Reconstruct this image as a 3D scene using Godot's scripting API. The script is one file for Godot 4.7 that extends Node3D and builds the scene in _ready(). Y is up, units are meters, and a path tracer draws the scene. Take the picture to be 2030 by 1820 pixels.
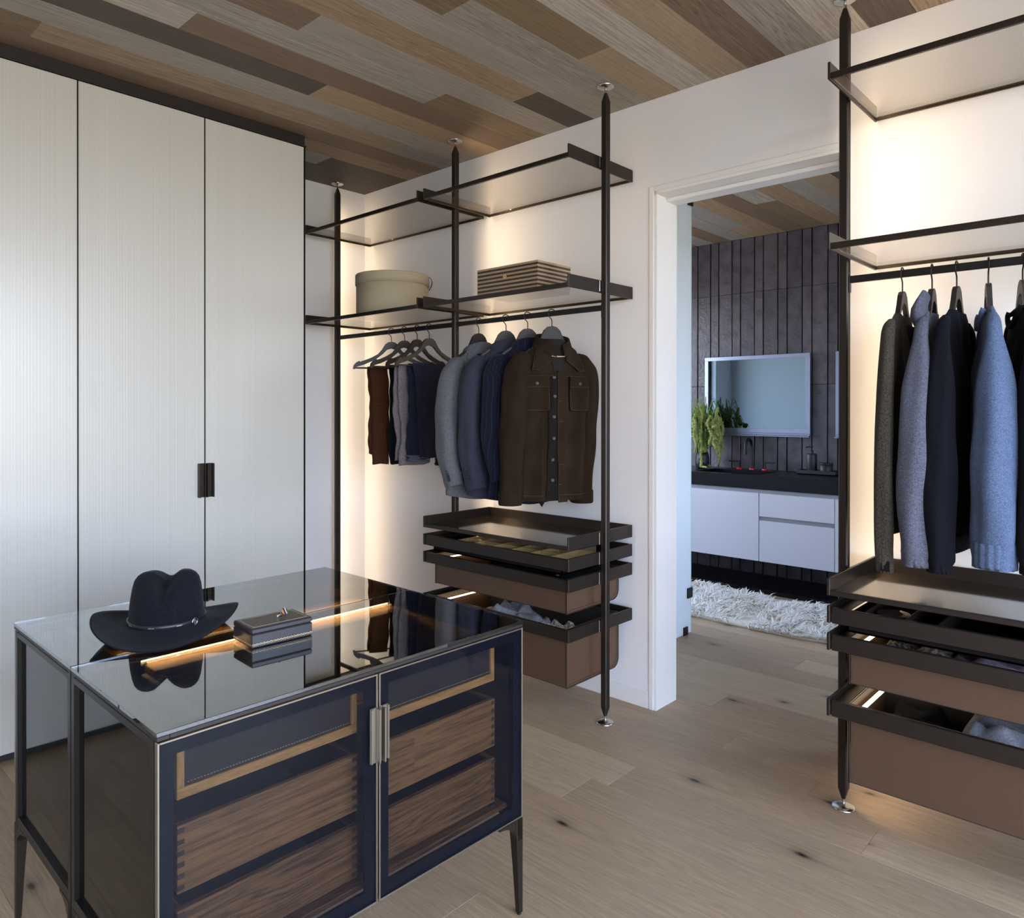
extends Node3D

# ---------------------------------------------------------------- scene constants (metres, y up; x runs along the shelf wall, z comes out of it)
const H := 2.7
const ZP := 0.2523
const RAIL := 1.763
const SF := 0.4835
const SB := 0.0237
var M := {}
var used := {}
var rng := RandomNumberGenerator.new()


func _ready() -> void:
	rng.seed = 4711
	# camera
	var cam := Camera3D.new()
	cam.name = "camera"
	add_child(cam)
	cam.transform = Transform3D(Basis.from_euler(Vector3(-0.0029, 0.7461, 0.0007)), Vector3(3.8771, 1.3335, 2.8066))
	cam.near = 0.05
	cam.far = 60.0
	cam.projection = Camera3D.PROJECTION_FRUSTUM
	cam.size = 0.05 * 1820.0 / 1454.237
	cam.frustum_offset = Vector2(0.0, -0.05 * 95.447 / 1454.237)
	cam.current = true
	# sky and exposure
	var we := WorldEnvironment.new()
	we.name = "world"
	var env := Environment.new()
	var sky := Sky.new()
	var sm := ProceduralSkyMaterial.new()
	sm.sky_top_color = C(180, 202, 240)
	sm.sky_horizon_color = C(228, 236, 248)
	sm.sky_energy_multiplier = SKY
	sm.ground_bottom_color = C(172, 168, 162)
	sm.ground_horizon_color = C(200, 200, 198)
	sm.ground_energy_multiplier = SKY * 0.9
	sm.sun_angle_max = 0.0
	sky.sky_material = sm
	env.background_mode = Environment.BG_SKY
	env.sky = sky
	env.tonemap_mode = Environment.TONE_MAPPER_LINEAR
	env.tonemap_exposure = 1.04
	env.sdfgi_enabled = true
	env.ssao_enabled = true
	env.ssil_enabled = true
	we.environment = env
	add_child(we)
	make_materials()
	shell()
	ceiling_planks()
	floor_planks()
	wardrobe()
	storage_system()
	island()
	bathroom()
	trouser_rail()
	jackets()
	sweaters()
	shelf_boxes()
	drawer_contents()
	island_top()


const SKY := 3.0


# ---------------------------------------------------------------- helpers
func C(r, g, b, a = 255) -> Color:
	return Color(r / 255.0, g / 255.0, b / 255.0, a / 255.0)


func S() -> SurfaceTool:
	var st := SurfaceTool.new()
	st.begin(Mesh.PRIMITIVE_TRIANGLES)
	return st


func numbered(n: String) -> String:
	if not used.has(n):
		used[n] = 0
		return n
	used[n] += 1
	return "%s_%03d" % [n, used[n]]


func obj(called: String, st: SurfaceTool, mat: Material, parent: Node = self) -> MeshInstance3D:
	st.generate_normals()
	var me := st.commit()
	return inst(called, me, mat, parent)


func inst(called: String, me: Mesh, mat: Material, parent: Node = self) -> MeshInstance3D:
	var o := MeshInstance3D.new()
	o.mesh = me
	o.material_override = mat
	if parent == self:
		o.name = numbered(called)
	else:
		var k := 0
		var nm := called
		while parent.has_node(nm):
			k += 1
			nm = "%s_%03d" % [called, k]
		o.name = nm
	parent.add_child(o, true)
	return o


func thing(called: String, label: String, category: String, at := Vector3.ZERO, turn := 0.0, group := "") -> Node3D:
	var o := Node3D.new()
	o.name = numbered(called)
	add_child(o)
	o.position = at
	o.rotation.y = turn
	tag(o, label, category, group)
	return o


func tag(o: Node, label: String, category: String, group := "", kind := "") -> Node:
	o.set_meta("label", label)
	o.set_meta("category", category)
	if group:
		o.set_meta("group", group)
	if kind:
		o.set_meta("kind", kind)
	return o


func struct(called: String, st: SurfaceTool, mat: Material, label: String, category: String) -> MeshInstance3D:
	var o := obj(called, st, mat)
	tag(o, label, category, "", "structure")
	return o


func tri(st: SurfaceTool, a: Vector3, b: Vector3, c: Vector3, out: Vector3, g := 0, uo := Vector2.ZERO) -> void:
	var n := (b - a).cross(c - a)
	var p := [a, b, c]
	if n.dot(out) > 0.0:
		p = [a, c, b]
	var an := n.abs()
	var dom := 0 if an.x >= an.y and an.x >= an.z else (1 if an.y >= an.z else 2)
	for q in p:
		var u: float
		var v: float
		if g != dom:
			u = q[g]
			v = q[3 - g - dom]
		else:
			u = q[(g + 1) % 3]
			v = q[(g + 2) % 3]
		st.set_uv(Vector2(u, v) + uo)
		st.add_vertex(q)


func quad(st: SurfaceTool, a: Vector3, b: Vector3, c: Vector3, d: Vector3, out: Vector3, g := 0, uo := Vector2.ZERO) -> void:
	tri(st, a, b, c, out, g, uo)
	tri(st, a, c, d, out, g, uo)


# box from corner lo to corner hi, edges chamfered by bv; g is the axis the grain follows
func box(st: SurfaceTool, lo: Vector3, hi: Vector3, bv := 0.0, g := 0, xf := Transform3D.IDENTITY, uo := Vector2.ZERO) -> void:
	st.set_smooth_group(-1)
	var c := (lo + hi) / 2.0
	var h := (hi - lo).abs() / 2.0
	var b := minf(bv, minf(h.x, minf(h.y, h.z)) * 0.49)
	var P := {}
	for sx in [-1, 1]:
		for sy in [-1, 1]:
			for sz in [-1, 1]:
				var s := Vector3(sx, sy, sz)
				P[s] = [xf * (c + s * Vector3(h.x, h.y - b, h.z - b)), xf * (c + s * Vector3(h.x - b, h.y, h.z - b)), xf * (c + s * Vector3(h.x - b, h.y - b, h.z))]
	var B := xf.basis
	for ax in 3:
		for sg in [-1, 1]:
			var e := Vector3.ZERO
			e[ax] = sg
			var cs := []
			for k in [[-1, -1], [1, -1], [1, 1], [-1, 1]]:
				var s := Vector3.ZERO
				s[ax] = sg
				s[(ax + 1) % 3] = k[0]
				s[(ax + 2) % 3] = k[1]
				cs.append(P[s][ax])
			quad(st, cs[0], cs[1], cs[2], cs[3], B * e, g, uo)
	if b <= 0.0:
		return
	for ax in 3:
		var a1 := (ax + 1) % 3
		var a2 := (ax + 2) % 3
		for k in [[-1, -1], [1, -1], [1, 1], [-1, 1]]:
			var s0 := Vector3.ZERO
			s0[a1] = k[0]
			s0[a2] = k[1]
			var s1 := s0
			s0[ax] = -1
			s1[ax] = 1
			var out := s0
			out[ax] = 0
			quad(st, P[s0][a1], P[s0][a2], P[s1][a2], P[s1][a1], B * out, g, uo)
	for s in P:
		tri(st, P[s][0], P[s][1], P[s][2], B * s, g, uo)


func cbox(st: SurfaceTool, c: Vector3, size: Vector3, bv := 0.0, g := 0, xf := Transform3D.IDENTITY, uo := Vector2.ZERO) -> void:
	box(st, c - size / 2.0, c + size / 2.0, bv, g, xf, uo)


# skin over rings of points; closed rings are oriented outwards from their middle
func loft(st: SurfaceTool, rings: Array, closed := true, cap0 := false, cap1 := false, smooth := 0, flip := false) -> void:
	var n: int = rings[0].size()
	var m := rings.size()
	var sgn := 1.0
	if closed:
		var acc := 0.0
		for i in range(0, m - 1):
			var ce := Vector3.ZERO
			for p in rings[i]:
				ce += p / n
			for j in range(0, n, 1 + n / 8):
				var a: Vector3 = rings[i][j]
				var b: Vector3 = rings[i][(j + 1) % n]
				var c: Vector3 = rings[i + 1][j]
				acc += (b - a).cross(c - a).dot(a - ce)
		sgn = 1.0 if acc > 0.0 else -1.0
	if flip:
		sgn = -sgn
	st.set_smooth_group(smooth)
	var last := n if closed else n - 1
	var vv := 0.0
	for i in m - 1:
		var dv: float = (rings[i + 1][0] - rings[i][0]).length()
		var uu := 0.0
		for j in last:
			var a: Vector3 = rings[i][j]
			var b: Vector3 = rings[i][(j + 1) % n]
			var c: Vector3 = rings[i + 1][(j + 1) % n]
			var d: Vector3 = rings[i + 1][j]
			var du := (b - a).length()
			var ua := Vector2(uu, vv)
			var ub := Vector2(uu + du, vv)
			var uc := Vector2(uu + du, vv + dv)
			var ud := Vector2(uu, vv + dv)
			uu += du
			if sgn > 0.0:
				for q in [[a, ua], [c, uc], [b, ub], [a, ua], [d, ud], [c, uc]]:
					st.set_uv(q[1])
					st.add_vertex(q[0])
			else:
				for q in [[a, ua], [b, ub], [c, uc], [a, ua], [c, uc], [d, ud]]:
					st.set_uv(q[1])
					st.add_vertex(q[0])
		vv += dv
	for e in 2:
		if (e == 0 and cap0) or (e == 1 and cap1):
			var r: Array = Array(rings[0 if e == 0 else m - 1])
			var inner: Array = Array(rings[1 if e == 0 else m - 2])
			var ce := Vector3.ZERO
			var ci := Vector3.ZERO
			for p in r:
				ce += p / n
			for p in inner:
				ci += p / n
			st.set_smooth_group(10 + e)
			for j in n:
				tri(st, r[j], r[(j + 1) % n], ce, ce - ci)


func ring(c: Vector3, ex: Vector3, ey: Vector3, n: int) -> PackedVector3Array:
	var r := PackedVector3Array()
	for j in n:
		var a := TAU * j / n
		r.append(c + ex * cos(a) + ey * sin(a))
	return r


# turned shape: profile of (radius, height)
func lathe(st: SurfaceTool, prof: Array, at := Vector3.ZERO, n := 24, xf := Transform3D.IDENTITY, smooth := 0) -> void:
	var rings := []
	for p in prof:
		var r := PackedVector3Array()
		for j in n:
			var a := TAU * j / n
			r.append(xf * (at + Vector3(p[0] * cos(a), p[1], p[0] * sin(a))))
		rings.append(r)
	loft(st, rings, true, prof[0][0] > 0.0005, prof[-1][0] > 0.0005, smooth)


# round bar along a path; radius is a number or one per point; ky flattens across
func tube(st: SurfaceTool, path: Array, radius, n := 8, flat := 1.0, side := Vector3.ZERO) -> void:
	var rings := []
	var prev := side
	for i in path.size():
		var t: Vector3 = (path[mini(i + 1, path.size() - 1)] - path[maxi(i - 1, 0)]).normalized()
		if prev == Vector3.ZERO:
			prev = t.cross(Vector3.UP if absf(t.y) < 0.9 else Vector3.RIGHT).normalized()
		var ex := (prev - t * prev.dot(t)).normalized()
		prev = ex
		var ey := t.cross(ex)
		var r: float = radius[i] if radius is Array else radius
		rings.append(ring(path[i], ex * r, ey * r * flat, n))
	loft(st, rings, true, true, true)


func smooth_path(pts: Array, steps := 6) -> Array:
	var out := []
	for i in pts.size() - 1:
		var p0: Vector3 = pts[maxi(i - 1, 0)]
		var p1: Vector3 = pts[i]
		var p2: Vector3 = pts[i + 1]
		var p3: Vector3 = pts[mini(i + 2, pts.size() - 1)]
		for s in steps:
			out.append(p1.cubic_interpolate(p2, p0, p3, float(s) / steps))
	out.append(pts[-1])
	return out


# flat outline given in 2D, extruded by th; xf takes (x, y, depth) to the place
func prism(st: SurfaceTool, poly: PackedVector2Array, th: float, xf := Transform3D.IDENTITY) -> void:
	st.set_smooth_group(-1)
	var idx := Geometry2D.triangulate_polygon(poly)
	var zz := xf.basis.z
	for k in range(0, idx.size(), 3):
		for s in [-1.0, 1.0]:
			var q := []
			for e in 3:
				var p := poly[idx[k + e]]
				q.append(xf * Vector3(p.x, p.y, s * th / 2.0))
			tri(st, q[0], q[1], q[2], zz * s)
	var cw := Geometry2D.is_polygon_clockwise(poly)
	for i in poly.size():
		var a := poly[i]
		var b := poly[(i + 1) % poly.size()]
		var nrm := Vector2(b.y - a.y, a.x - b.x) * (-1.0 if cw else 1.0)
		quad(st, xf * Vector3(a.x, a.y, -th / 2), xf * Vector3(b.x, b.y, -th / 2), xf * Vector3(b.x, b.y, th / 2), xf * Vector3(a.x, a.y, th / 2), xf.basis * Vector3(nrm.x, nrm.y, 0))


func interp(tab: Array, x: float) -> float:
	if x <= tab[0][0]:
		return tab[0][1]
	for i in tab.size() - 1:
		if x <= tab[i + 1][0]:
			var t: float = (x - tab[i][0]) / (tab[i + 1][0] - tab[i][0])
			t = t * t * (3.0 - 2.0 * t)
			return lerpf(tab[i][1], tab[i + 1][1], t)
	return tab[-1][1]


func area_light(called: String, at: Vector3, target: Vector3, up: Vector3, size: Vector2, energy: float, col: Color, parent: Node = self) -> void:
	var l := AreaLight3D.new()
	l.name = called
	parent.add_child(l, true)
	l.look_at_from_position(at, target, up)
	l.area_size = size
	l.light_energy = energy
	l.light_color = col
	l.area_range = 12.0
	l.shadow_enabled = true


# ---------------------------------------------------------------- materials
func mat(col: Color, rough := 0.6, metal := 0.0, spec := 0.5) -> StandardMaterial3D:
	var m := StandardMaterial3D.new()
	m.albedo_color = col
	m.roughness = rough
	m.metallic = metal
	m.metallic_specular = spec
	return m


func cloth(col: Color, tex: Texture2D = null, scale := 20.0, rim := 0.3) -> StandardMaterial3D:
	var m := mat(col, 0.95, 0.0, 0.3)
	m.cull_mode = BaseMaterial3D.CULL_DISABLED
	m.rim_enabled = rim > 0.0
	m.rim = rim
	m.rim_tint = 0.6
	if tex:
		m.albedo_texture = tex
		m.uv1_triplanar = true
		m.uv1_scale = Vector3.ONE * scale
	return m


func noise_tex(seed_: int, freq: float, stops: Array, size := 256, kind := FastNoiseLite.TYPE_SIMPLEX, oct := 3) -> NoiseTexture2D:
	var n := FastNoiseLite.new()
	n.seed = seed_
	n.noise_type = kind
	n.frequency = freq
	n.fractal_octaves = oct
	var t := NoiseTexture2D.new()
	t.noise = n
	t.width = size
	t.height = size
	t.seamless = true
	var g := Gradient.new()
	var o := PackedFloat32Array()
	var cs := PackedColorArray()
	for s in stops:
		o.append(s[0])
		cs.append(s[1])
	g.offsets = o
	g.colors = cs
	t.color_ramp = g
	return t


func normal_tex(seed_: int, freq: float, strength: float, size := 256, kind := FastNoiseLite.TYPE_SIMPLEX) -> NoiseTexture2D:
	var n := FastNoiseLite.new()
	n.seed = seed_
	n.noise_type = kind
	n.frequency = freq
	var t := NoiseTexture2D.new()
	t.noise = n
	t.width = size
	t.height = size
	t.seamless = true
	t.as_normal_map = true
	t.bump_strength = strength
	return t


func gray(v: float) -> Color:
	return Color(v, v, v)


# wood figure: u runs along the board, v across it; values near 1 that multiply the wood's colour
func wood_image(w: int, h: int, seed_: int, arches: bool, knots: int, contrast: float) -> ImageTexture:
	var n := FastNoiseLite.new()
	n.seed = seed_
	n.frequency = 1.0
	n.fractal_octaves = 2
	var r := RandomNumberGenerator.new()
	r.seed = seed_ * 13 + 5
	var kn := []
	for k in knots:
		kn.append([r.randf_range(0.05, 0.95), r.randf_range(0.15, 0.85), r.randf_range(0.55, 1.2)])
	var im := Image.create(w, h, false, Image.FORMAT_RGB8)
	var asp := 12.0
	for y in h:
		var v := float(y) / h
		for x in w:
			var u := float(x) / w
			var fine := n.get_noise_2d(u * 26.0, v * 130.0)
			var mid := n.get_noise_2d(u * 5.0 + 40.0, v * 14.0)
			var warp := n.get_noise_2d(u * 3.0, v * 2.0 + 9.0)
			var val := 0.9 + contrast * (0.55 * fine + 0.5 * mid)
			if arches:
				var cc := (v - 0.5 + 0.12 * warp) * (v - 0.5 + 0.12 * warp) * 9.0 + u * 2.0 + 0.16 * mid
				var fr := fposmod(cc * 4.0, 1.0)
				val -= contrast * 1.1 * pow(1.0 - absf(fr - 0.6) / 0.6, 4.0) if fr < 1.0 else 0.0
			var tint := 0.0
			for k in kn:
				var du: float = (u - k[0]) * asp / k[2]
				var dv2: float = (v - k[1] + 0.05 * warp) * 1.0 / k[2]
				var d := sqrt(du * du * 0.55 + dv2 * dv2 * 1.6)
				var halo := exp(-d * d * 34.0)
				val -= 0.16 * halo
				var core := exp(-pow(d / 0.055, 2.0) * (1.0 + 0.6 * fine))
				val -= 0.5 * core
				tint += core
				var crack: float = absf(dv2 + 0.04 * mid) * 40.0
				if absf(du) < 1.6 and crack < 1.0:
					val -= 0.13 * (1.0 - crack) * (1.0 - absf(du) / 1.6)
			val = clampf(val, 0.12, 1.0)
			im.set_pixel(x, y, Color(val, val * (0.985 - 0.05 * (1.0 - val)), val * (0.97 - 0.1 * (1.0 - val))))
	return ImageTexture.create_from_image(im)


func make_materials() -> void:
	M.wall = mat(C(230, 230, 231), 0.9, 0.0, 0.3)
	M.trim = mat(C(232, 230, 226), 0.45)
	M.bronze = mat(C(58, 51, 46), 0.36, 0.7)
	M.black = mat(C(30, 27, 26), 0.5)
	M.dark_metal = mat(C(38, 34, 32), 0.4, 0.5)
	M.slot = mat(C(16, 14, 14), 0.6)
	M.steel = mat(C(200, 196, 190), 0.22, 1.0)
	M.brushed = mat(C(172, 166, 156), 0.32, 1.0)
	M.thread = mat(C(74, 55, 38), 0.8)
	M.led = mat(C(255, 220, 160), 0.5)
	M.led.emission_enabled = true
	M.led.emission = C(255, 200, 130)
	M.led.emission_energy_multiplier = 3.0
	M.led_white = mat(C(255, 240, 215), 0.5)
	M.led_white.emission_enabled = true
	M.led_white.emission = C(255, 232, 196)
	M.led_white.emission_energy_multiplier = 4.0
	# glass
	M.shelf_glass = glass(C(112, 90, 60), 0.24, 0.05)
	M.clear_glass = glass(C(200, 215, 215), 0.06, 0.02)
	M.smoke_glass = glass(C(8, 14, 26), 0.3, 0.03)
	M.smoke_glass.metallic_specular = 0.3
	M.side_glass = glass(C(16, 13, 11), 0.8, 0.04)
	M.side_glass.metallic_specular = 0.35
	var tg := mat(C(190, 197, 203), 0.012, 0.44, 0.5)
	tg.refraction_enabled = true
	tg.refraction_scale = 0.05
	tg.transparency = BaseMaterial3D.TRANSPARENCY_ALPHA
	tg.albedo_color.a = 0.0
	M.top_glass = tg
	var fg := glass(C(214, 228, 236), 0.62, 0.2)
	fg.roughness = 0.6
	fg.backlight_enabled = true
	fg.backlight = C(200, 210, 215)
	fg.transparency = BaseMaterial3D.TRANSPARENCY_DISABLED
	fg.albedo_color = C(234, 238, 240)
	M.frost_glass = fg
	M.mirror = mat(C(134, 152, 162), 0.02, 1.0)
	M.mirror_frame = mat(C(150, 158, 178), 0.3, 0.9)
	# woods
	M.streak = [wood_image(512, 192, 61, false, 0, 0.52), wood_image(512, 192, 66, true, 0, 0.34)]
	M.grain = [wood_image(512, 192, 3, false, 0, 0.20), wood_image(512, 192, 8, true, 0, 0.17), wood_image(512, 192, 21, false, 0, 0.28)]
	M.oak = [wood_image(1024, 160, 31, false, 1, 0.15), wood_image(1024, 160, 47, true, 1, 0.08), wood_image(1024, 160, 58, false, 1, 0.13)]
	M.ceil = {}
	var tones := {"gray": C(168, 162, 154), "pale": C(190, 184, 174), "cool": C(158, 156, 154), "brown": C(132, 112, 92), "dark": C(88, 78, 70), "tan": C(170, 152, 128), "orange": C(174, 150, 122), "olive": C(138, 120, 94), "mid": C(158, 136, 112)}
	for t in tones:
		for g in 3:
			var m := mat(tones[t], 0.62)
			m.albedo_texture = M.grain[g]
			M.ceil[t + str(g)] = m
	M.floor = []
	for t in [C(194, 170, 138), C(186, 161, 130), C(200, 177, 146), C(181, 157, 128)]:
		for g in 3:
			var m := mat(t, 0.42)
			m.albedo_texture = M.oak[g]
			M.floor.append(m)
	M.walnut = mat(C(150, 112, 70), 0.5)
	M.walnut.albedo_texture = M.streak[0]
	M.walnut.uv1_scale = Vector3(0.45, 5.0, 1)
	M.walnut2 = mat(C(140, 103, 64), 0.5)
	M.walnut2.albedo_texture = M.streak[1]
	M.walnut2.uv1_scale = Vector3(0.5, 5.5, 1)
	M.honey = mat(C(206, 160, 98), 0.5)
	M.honey.albedo_texture = M.grain[2]
	M.honey.uv1_scale = Vector3(1.6, 8.0, 1)
	M.endgrain = mat(C(66, 50, 38), 0.7)
	# wardrobe: upright fine ribs
	var im := Image.create(512, 4, false, Image.FORMAT_RGB8)
	var hm := Image.create(512, 4, false, Image.FORMAT_RGB8)
	for x in 512:
		var k := 0.965 + rng.randf() * 0.03 + 0.005 * sin(x * TAU / 6.4)
		im.fill_rect(Rect2i(x, 0, 1, 4), Color(k, k, k * 0.99))
		var hh := 0.5 + 0.28 * sin(x * TAU / 6.4) + 0.2 * rng.randf()
		hm.fill_rect(Rect2i(x, 0, 1, 4), gray(hh))
	hm.bump_map_to_normal_map(1.2)
	M.rib = mat(C(208, 207, 201), 0.32)
	M.rib.clearcoat_enabled = true
	M.rib.clearcoat = 0.6
	M.rib.clearcoat_roughness = 0.25
	M.rib.albedo_texture = ImageTexture.create_from_image(im)
	M.rib.normal_enabled = true
	M.rib.normal_texture = ImageTexture.create_from_image(hm)
	M.rib.normal_scale = 0.18
	# leather
	M.leather = mat(C(82, 59, 41), 0.5)
	M.leather.normal_enabled = true
	M.leather.normal_texture = normal_tex(5, 0.06, 1.2)
	M.leather.uv1_triplanar = true
	M.leather.uv1_scale = Vector3.ONE * 6.0
	M.leather.normal_scale = 0.35
	M.leather_dark = mat(C(46, 41, 42), 0.55)
	M.leather_dark.normal_enabled = true
	M.leather_dark.normal_texture = M.leather.normal_texture
	M.leather_dark.uv1_triplanar = true
	M.leather_dark.uv1_scale = Vector3.ONE * 9.0
	M.leather_dark.normal_scale = 0.15
	M.leather_edge = mat(C(52, 40, 33), 0.6)
	M.felt = mat(C(24, 21, 22), 0.95, 0.0, 0.2)
	M.stitch = mat(C(196, 180, 150), 0.8)
	# bathroom
	M.tile = []
	for k in 3:
		var t := mat([C(88, 83, 91), C(81, 77, 86), C(95, 89, 96)][k], 0.42)
		t.albedo_texture = noise_tex(60 + k, 0.012, [[0.0, gray(0.72)], [0.45, gray(0.9)], [1.0, gray(1.0)]], 256, FastNoiseLite.TYPE_SIMPLEX, 5)
		t.uv1_triplanar = true
		t.uv1_world_triplanar = true
		t.uv1_scale = Vector3.ONE * 1.9
		t.roughness_texture = noise_tex(71, 0.03, [[0.0, gray(0.6)], [1.0, gray(1.0)]], 256, FastNoiseLite.TYPE_SIMPLEX, 5)
		t.normal_enabled = true
		t.normal_texture = normal_tex(73, 0.05, 2.0)
		t.normal_scale = 0.25
		M.tile.append(t)
	M.grout = mat(C(26, 22, 25), 0.95)
	M.stone_black = mat(C(15, 15, 18), 0.3, 0.0, 0.35)
	M.vanity = mat(C(192, 193, 199), 0.35)
	M.groove = mat(C(150, 152, 158), 0.4, 0.4)
	M.matte_black = mat(C(22, 22, 25), 0.42, 0.2)
	M.ceramic = mat(C(28, 28, 32), 0.5)
	M.red = mat(C(190, 20, 50), 0.3)
	M.tassel = mat(C(205, 208, 190), 0.85)
	M.tassel.albedo_texture = noise_tex(81, 0.08, [[0.0, C(120, 138, 70)], [0.5, C(172, 182, 104)], [1.0, C(216, 220, 160)]], 128)
	M.tassel.uv1_triplanar = true
	M.tassel.uv1_scale = Vector3.ONE * 9.0
	M.stem = mat(C(110, 140, 60), 0.7)
	M.fur = mat(C(250, 248, 243), 0.9, 0.0, 0.3)
	M.fur.vertex_color_use_as_albedo = true
	M.fur_base = mat(C(214, 206, 192), 0.95)
	# cloth
	var speck := noise_tex(11, 0.32, [[0.0, gray(0.45)], [0.5, gray(0.8)], [1.0, gray(1.0)]], 256, FastNoiseLite.TYPE_VALUE, 2)
	var soft := noise_tex(12, 0.05, [[0.0, gray(0.7)], [1.0, gray(1.0)]], 256, FastNoiseLite.TYPE_SIMPLEX, 4)
	var pins := Image.create(64, 64, false, Image.FORMAT_RGB8)
	pins.fill(gray(0.5))
	for x in [5, 6, 37, 38]:
		for y in 64:
			pins.set_pixel(x, y, gray(1.0) if (y % 4) < 3 else gray(0.75))
	M.tweed = cloth(C(122, 123, 128), speck, 8.0)
	M.blue_wool = cloth(C(70, 72, 88), speck, 10.0)
	M.pin = cloth(C(58, 63, 92), null, 1.0)
	M.pin.albedo_texture = ImageTexture.create_from_image(pins)
	M.pin.uv1_scale = Vector3(16.0, 16.0, 1)
	M.suede = cloth(C(44, 33, 23), noise_tex(14, 0.012, [[0.0, C(196, 186, 176)], [0.5, C(226, 218, 208)], [1.0, C(255, 248, 240)]], 256, FastNoiseLite.TYPE_SIMPLEX, 5), 2.2, 0.12)
	M.suede_dark = cloth(C(30, 23, 18), soft, 5.0, 0.2)
	M.lining = cloth(C(34, 31, 29), null, 1.0, 0.0)
	M.cord = cloth(C(84, 51, 28), soft, 6.0, 0.3)
	M.navy = cloth(C(24, 25, 32), soft, 6.0, 0.15)
	M.gray_chino = cloth(C(140, 132, 134), soft, 6.0, 0.2)
	M.denim = cloth(C(38, 41, 60), speck, 9.0, 0.2)
	M.denim_light = cloth(C(110, 116, 136), speck, 9.0, 0.2)
	M.knit_charcoal = cloth(C(92, 85, 74), noise_tex(15, 0.3, [[0.0, gray(0.25)], [0.5, gray(0.7)], [1.0, gray(1.0)]], 256, FastNoiseLite.TYPE_VALUE, 2), 7.0, 0.3)
	M.knit_blue_gray = cloth(C(112, 114, 130), speck, 7.0, 0.3)
	M.knit_navy = cloth(C(17, 18, 27), soft, 6.0, 0.12)
	M.knit_blue = cloth(C(106, 124, 158), speck, 9.0, 0.3)
	M.knit_black = cloth(C(22, 21, 23), soft, 6.0, 0.1)
	M.hanger = mat(C(34, 30, 29), 0.5)
	M.hanger_gray = mat(C(56, 51, 47), 0.5)
	M.wire = mat(C(42, 38, 36), 0.3, 0.8)
	M.hat = cloth(C(24, 25, 34), noise_tex(16, 0.06, [[0.0, gray(0.55)], [1.0, gray(1.0)]], 256, FastNoiseLite.TYPE_SIMPLEX, 4), 7.0, 0.5)
	M.strap = mat(C(36, 34, 38), 0.4)
	M.silver = mat(C(205, 205, 205), 0.25, 1.0)
	M.box_leather = mat(C(46, 41, 43), 0.36)
	M.box_leather.normal_enabled = true
	M.box_leather.normal_texture = M.leather.normal_texture
	M.box_leather.uv1_triplanar = true
	M.box_leather.uv1_scale = Vector3.ONE * 8.0
	M.box_leather.normal_scale = 0.3
	M.box_inset = mat(C(84, 77, 67), 0.5)
	M.gold = mat(C(230, 205, 150), 0.3, 0.6)
	M.hatbox = mat(C(174, 161, 134), 0.7)
	M.stripe_dark = mat(C(44, 36, 33), 0.4)
	M.stripe_light = mat(C(158, 132, 98), 0.4)
	M.white_knit = cloth(C(196, 196, 200), speck, 8.0)
	M.gray_knit = cloth(C(170, 172, 182), speck, 8.0)
	M.mauve = cloth(C(190, 170, 190), soft, 8.0)
	M.maroon = cloth(C(96, 24, 44), soft, 8.0)
	M.print = cloth(C(224, 214, 200), noise_tex(17, 0.03, [[0.0, C(70, 66, 60)], [0.42, C(120, 112, 100)], [0.5, C(235, 226, 210)], [1.0, C(255, 250, 240)]], 256, FastNoiseLite.TYPE_CELLULAR, 2), 9.0)


func glass(col: Color, a: float, rough: float) -> StandardMaterial3D:
	var m := mat(col, rough)
	m.transparency = BaseMaterial3D.TRANSPARENCY_ALPHA
	m.albedo_color.a = a
	return m


# ---------------------------------------------------------------- the room
const DX0 := 2.138
const DX1 := 2.94
const DH := 2.292
const ZJ := -0.168
const BZ := -2.784
const RX := 5.0
const RZ := 5.2


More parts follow.
